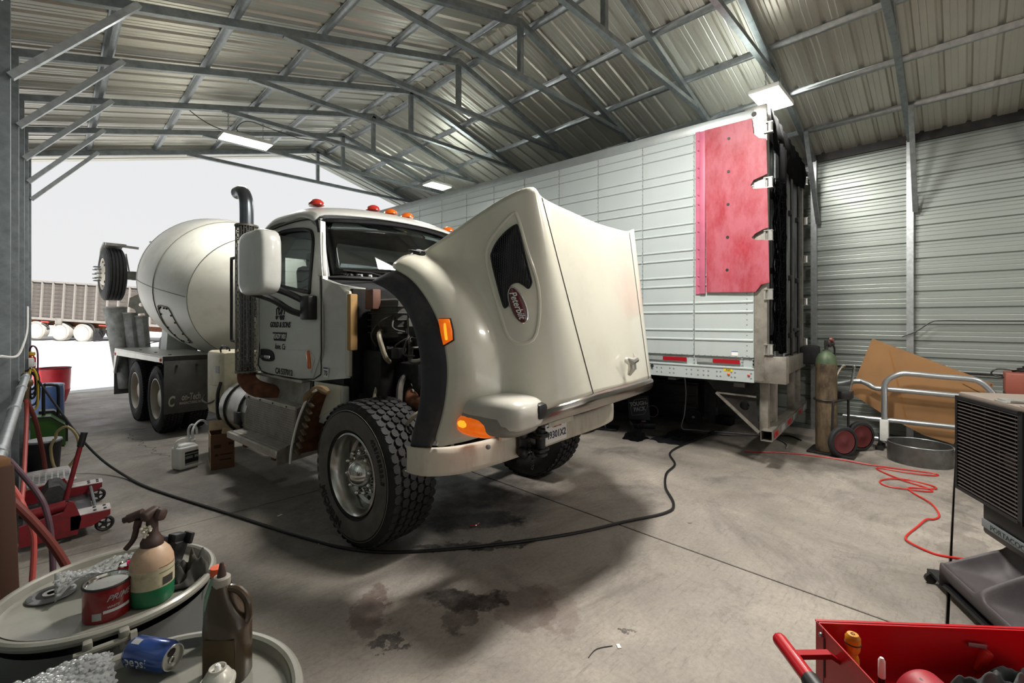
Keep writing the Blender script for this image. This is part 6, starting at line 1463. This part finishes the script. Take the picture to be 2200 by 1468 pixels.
for x in (.03, LX-.03):
    for y in (.03, LY-.03): tp_('cart_castor', G().cyl((x-.012, y, .05), (x+.012, y, .05), .05, 18).bb((x-.016, y-.012, .05), (x+.016, y+.012, .11)), BLACKP)
tp_('push_handle', G().tube(spline([(-.118, .050, .90), (-.118, .1, .90), (-.118, .36, .90), (-.116, .38, .90)], 4), .0165, 16), RC)
tp_('push_handle_end', G().sph((-.118, .05, .90), .0165, 14), RC)
for y in (.075, .34): tp_('handle_bracket', G().plate([(-.11, .895), (-.02, .90), (0, .885), (0, .875), (-.02, .888), (-.11, .883)], .018, fn=lambda x, z, t: (x, y+t, z)), mat('matt_red_bracket', 'a80f1b', .6, spec=.2))
for y in (.018, .06):
    for z in (.895,): tp_('cart_bolt', G().sph((-.003, y*.6+.012, .90 if y < .03 else .868), .006, 10), GALV)
tp_('handle_grip', G().cyl((-.118, .175, .90), (-.118, .26, .90), .019, 16), BLACKP)
tp_('corner_slot', G().bb((-.0025, .032, .80), (-.001, .036, .90)), BLACKT)
def onc(x, y, z): return TM @ Vector((x, y, z))+Vector((1.398, .269, 0))
def item(name, label, cat, x, y, z=.8, rz=0):
    p = onc(x, y, z); return thing(name, label, cat, p, math.atan2(ca.y, ca.x)+rz)
sd_ = item('screwdriver', 'yellow and black handled screwdriver standing in the corner of the cart tray', 'screwdriver', .06, .045)
obj('handle', G().lathe([(.008, .02), (.014, .03), (.0135, .06), (.010, .072), (.015, .082), (.0165, .10), (.0165, .112), (.012, .120), (.001, .1205)], 16), mat('yellow_handle', 'd9951f', .35, var=.15, dirt='2a2218', damt=.5, dscale=30), sd_); obj('handle_band', G().torus((0, 0, .098), .0166, .0014, 20, 6), BLACKP, sd_); obj('shaft', G().cyl((0, 0, 0), (0, 0, .03), .003, 8), CHROME, sd_); obj('butt_mark', G().torus((0, 0, .1205), .004, .001, 12, 5), BLACKP, sd_)
mk_ = item('marker_pen', 'white capped marker pen standing upright in the cart tray', 'pen', .10, .085)
obj('cap', G().lathe([(.007, .045), (.0075, .047), (.0072, .085), (.004, .092), (.001, .092)], 16), WHITEP, mk_); obj('barrel', G().cyl((0, 0, 0), (0, 0, .046), .007, 14), BLACKP, mk_)
mk2 = item('white_tube', 'short white tube lying against the end of the cart tray', 'tube', .045, .10, .85)
obj('tube', G().cyl((0, 0, 0), (.01, .04, -.03), .008, 12), WHITEP, mk2); obj('tip', G().cyl((.0, 0, 0), (-.003, -.012, .008), .004, 10), LAMPB, mk2)
rg2 = item('red_gauge_block', 'curved red hand tool with a grey oval pad in the cart tray', 'tool', .185, .115)
rr_ = []
for i in range(13):
    a = PI*i/12; rr_.append([(.055*math.cos(a), y, .005+.06*math.sin(a)) for y in (-.03, -.028, .028, .03)])
obj('arched_body', G().grid(rr_), mat('worn_red_tool', 'a32230', .5, var=.15, dirt='5a151c', damt=.4, dscale=12), rg2, mods=[solid(.012), subs(1)]); obj('oval_pad', G().sph((.0, .0, .066), .018, 16, (1.2, .9, .15)), mat('grey_pad', '55504f', .6), rg2)
rt = item('ratchet', 'black handled ratchet lying in the cart tray', 'ratchet', .14, .155, .83, -.3)
obj('handle', G().tube([(-.06, 0, 0), (-.03, 0, .004), (.04, 0, .0)], [.011, .016, .013], 16), BLACKP, rt); obj('shaft', G().tube([(.04, 0, 0), (.06, 0, -.002), (.10, -.0, -.006)], [.012, .014, .006], 14), CHROME, rt)
cw = item('chain_bundle', 'tan braided cord lying in the cart tray', 'cord', .29, .125)
g = G()
for k in range(16): g.torus((.0+.011*k, .006*math.sin(k*.7), .03-.0012*k), .008, .0035, 10, 6, (PI/2 if k % 2 else .3, 0, .4))
obj('braid', g, mat('tan_braid', '8a7450', .7), cw)
RG2 = mat('blue_grey_rag', '4c5052', .95, var=.25, scale=15)
o_ = rag('grey_rag', 'long blue grey rag bunched in the cart tray', tuple(onc(.38, .075, .802)), .26, .09, .055, 8.1, RG2, 'rag', math.atan2(ca.y, ca.x)+.25)
rk = item('red_cutter', 'small red and silver cutter leaning at the back of the cart tray', 'cutter', .40, .02, .82)
obj('handle', G().box((0, .015, .02), (.022, .02, .06), rot=(.2, .3, 0), bev=.005), mat('bright_red_plastic', 'd02a20', .35), rk); obj('blade', G().box((-.015, .01, .06), (.045, .004, .010), rot=(0, .1, 0), bev=.001), GALV, rk)

# ------------------------------------------------------------------ gear on the floor beyond the truck, under the trailer
BIN = mat('near_black_tool_chest', '121216', .5, .1, var=.3, dirt='2b2a2e', damt=.4)
tb = thing('rolling_tool_chest', 'black rolling tool chest on small silver castors under the trailer', 'chest', (7.55, 3.5, 0), D(-84))
obj('body', G().bb((-.52, -.18, .09), (.42, .18, .66), bev=.02), BIN, tb)
obj('lid', G().bb((-.53, -.19, .66), (.43, .19, .69), bev=.012), BIN, tb)
for k in range(3): obj('drawer_front', G().bb((-.48, -.195, .16+.17*k), (.38, -.18, .30+.17*k), bev=.006), BIN, tb)
obj('side_handle', G().tube(spline([(-.53, -.08, .42), (-.60, -.1, .40), (-.63, -.12, .38)], 4), .012, 8), GALV, tb)
for x, y in ((-.46, -.14), (-.40, .14)): obj('castor', G().cyl((x, y-.015, .045), (x, y+.015, .045), .045, 18).bb((x-.015, y-.02, .05), (x+.015, y+.02, .1)), GALVB, tb)
obj('rear_wheel', G().cyl((.36, -.24, .13), (.36, -.20, .13), .13, 28), BLACKR, tb); obj('wheel_hub', G().sph((.36, -.245, .13), .025, 10, (1, .4, 1)), GALV, tb)
gp2 = tag(obj('grey_panel', G().box((7.75, 2.96, .34), (.05, .16, .68), bev=.01), mat('mottled_grey_panel', '4d5054', .6, var=.25, scale=14)), 'mottled grey panel standing at the right end of the black tool chest', 'sheet')  # standing grey panel, material unknown
bs_ = tag(obj('black_block', G().box((7.8, 2.78, .07), (.2, .25, .14), bev=.015), BIN), 'low black block on the floor right of the tool chest', 'block')
tx = thing('tool_case', 'open black tool case with a white printed sign inside its raised lid', 'case', (6.72, 3.72, 0), D(-47))
obj('base', G().bb((-.18, -.24, 0), (.18, .0, .09), bev=.012), BIN, tx)
LM = MT((0, .02, .08), (D(-14), 0, D(0)))
ld_ = obj('lid', G().bb((-.17, 0, 0), (.17, .03, .40), bev=.012, M=LM), BIN, tx)
PSG = mat('grey_white_print', '9ea1a4', .6)
hexo = [(-.14, .20), (-.07, .33), (.13, .36), (.14, .22), (.07, .10), (-.12, .08)]
obj('sign_border', G().tube([LM @ Vector((x, -.002, z)) for x, z in hexo], .003, 5, closed=True), PSG, ld_)
text('sign_lettering', 'TOUGH-\nPACK', .088, PSG, ld_, LM @ basis(Vector((0, -.003, .225)), Vector((1, .0, .12)).normalized(), Vector((-.12, 0, 1)).normalized(), Vector((0, -1, 0))), bold=.003, sx=.85)
obj('purple_tool', G().box((.02, -.12, .10), (.07, .04, .03), bev=.008), mat('purple_plastic', '6a3a78', .4), tx); obj('cable_ring', G().torus((-.05, -.26, .05), .05, .004, 24, 6, (1.2, 0, 0)).torus((.22, .08, .22), .09, .008, 28, 6, (1.3, .2, 0)), HPUR, tx)
bj = thing('bottle_jack', 'small silver screw jack on a black base plate behind the bumper', 'jack', (6.15, 4.02, 0))
obj('base_plate', G().box((0, 0, .02), (.3, .42, .03), rot=(0, 0, .4), bev=.01), BIN, bj); obj('screw', G().cyl((0, 0, .03), (0, 0, .22), .022, 12), CHROME, bj); obj('knob', G().sph((-.08, .1, .055), .025, 10), CHROME, bj); obj('head', G().box((0, 0, .23), (.1, .1, .04), bev=.008), BIN, bj)
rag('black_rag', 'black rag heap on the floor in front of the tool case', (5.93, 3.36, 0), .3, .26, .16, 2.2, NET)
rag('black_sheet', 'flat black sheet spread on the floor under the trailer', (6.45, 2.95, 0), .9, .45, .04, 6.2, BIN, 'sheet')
tag(obj('grey_cable', G().tube(spline([(7.05, 3.15, .98), (7.03, 3.1, .6), (6.98, 3.1, .25), (6.93, 3.12, .03), (7.0, 2.95, .012), (7.3, 2.3, .012), (7.35, 1.95, .012), (7.1, 1.72, .012), (6.85, 1.66, .012)], 6), .009, 6), mat('grey_cable_jacket', '8c8e90', .5)), 'grey cable hanging from the trailer and running to the welding cart', 'cable')
tag(obj('black_lead', G().tube(spline([(6.92, 2.65, .02), (7.1, 2.4, .012), (7.5, 2.0, .012), (7.62, 1.8, .012), (7.45, 1.62, .012)], 6), .010, 6), BLACKP), 'black lead on the dark floor between cable plug and welding cart', 'cable')
pg_ = thing('cable_plug', 'black and silver plug at the far end of the floor cable', 'plug', (6.93, 2.66, 0))
obj('plug_body', G().cyl((-.06, .0, .03), (.05, .0, .03), .028, 14), BLACKP, pg_); obj('plug_prong', G().cyl((.05, 0, .03), (.09, 0, .03), .008, 8).cyl((.02, .02, .05), (.02, .02, .08), .006, 8), CHROME, pg_)

# ------------------------------------------------------------------ dump trailer far across the yard
DT = thing('dump_trailer', 'weathered grey slatted dump trailer parked far off in the bright yard', 'trailer', (.28, 36.7, .57), rot=(0, D(3.6), D(-45.3)))
WOODG = mat('weathered_grey_boards', '4a443f', .85, var=.22, scale=3, dirt='6a645c', damt=.45, dscale=2)
WPALE = mat('pale_steel_rib', '77726c', .6, var=.1)
s0 = None
for k in range(9):
    if s0 is None: s0 = obj('side_board', G().bb((-5, .02, 1.30), (9, .06, 1.505), bev=.012), WOODG, DT)
    else: inst(s0, DT, MT((0, 0, .222*k)))
r0 = None
for k in range(22):
    if r0 is None: r0 = obj('side_rib', G().bb((-4.9, -.06, 1.22), (-4.82, .02, 3.36)), WPALE, DT)
    else: inst(r0, DT, MT((.625*k, 0, 0)))
obj('top_rail', G().bb((-5, -.07, 3.30), (9, .06, 3.38)), WPALE, DT); obj('bottom_rail', G().bb((-5, -.07, 1.14), (9, .08, 1.28)), WPALE, DT)
obj('box_back', G().bb((-5, 2.3, 1.2), (9, 2.4, 3.3)).bb((-5, .06, 1.16), (9, 2.4, 1.24)), WOODG, DT)
obj('chassis', G().bb((-5, .5, .82), (9, .62, 1.14)).bb((-5, 1.8, .82), (9, 1.92, 1.14)), RUST, DT)
DUSTW = mat('white_dusty_wheel', 'd8d4cc', .6); DUSTT = mat('pale_dusty_tyre', '8f8a82', .9)
w0 = None
for x in (-1.38, 0, 1.27):
    for y in (0, 2.1):
        m = MT((x, y, .53))
        if w0 is None:
            M_ = basis(Vector((0, 0, 0)), Vector((1, 0, 0)), Vector((0, 0, 1)), Vector((0, -1, 0)))
            w0 = obj('tyre', G().lathe([(.36, -.1), (.37, .0), (.46, .02), (.52, -.03), (.53, -.3), (.36, -.3)], 32, M_), DUSTT, DT); w0.matrix_local = m
            obj('wheel_disc', G().lathe([(.37, -.01), (.33, -.03), (.12, .0), (.1, .04), (.001, .04)], 28, M_), DUSTW, w0)
        else:
            t = inst(w0, DT, m); inst(w0.children[0], t)
obj('wheel_guard', G().tube(spline([(-.75, 0, .8), (-.55, 0, 1.08), (0, 0, 1.14), (1.3, 0, 1.14), (1.85, 0, 1.0), (2.05, 0, .6)], 4), .04, 6), DKSTEEL, DT)
obj('mud_flap', G().bb((2.0, -.1, .12), (2.05, .5, .7)), BLACKR, DT)
obj('side_marker', G().bb((-1.0, -.1, 1.0), (-.6, -.05, 1.08)).bb((2.3, -.1, 1.0), (2.7, -.05, 1.06)), REDL, DT)
obj('fender_plate', G().box((.0, -.09, 1.15), (.35, .03, .36), bev=.05), WPALE, DT)

for a_ in (2.65, 3.9):
    for b_ in (.02, .36): wheel(WM(b_, a_, .512, -1), 'dual', par=tra)
    for b_ in (2.58, 2.24): wheel(WM(b_, a_, .512, 1), 'dual', par=tra)
    obj('axle_tube', G().cyl((.2, a_, .512), (2.4, a_, .512), .08, 12), DKSTEEL, tra)
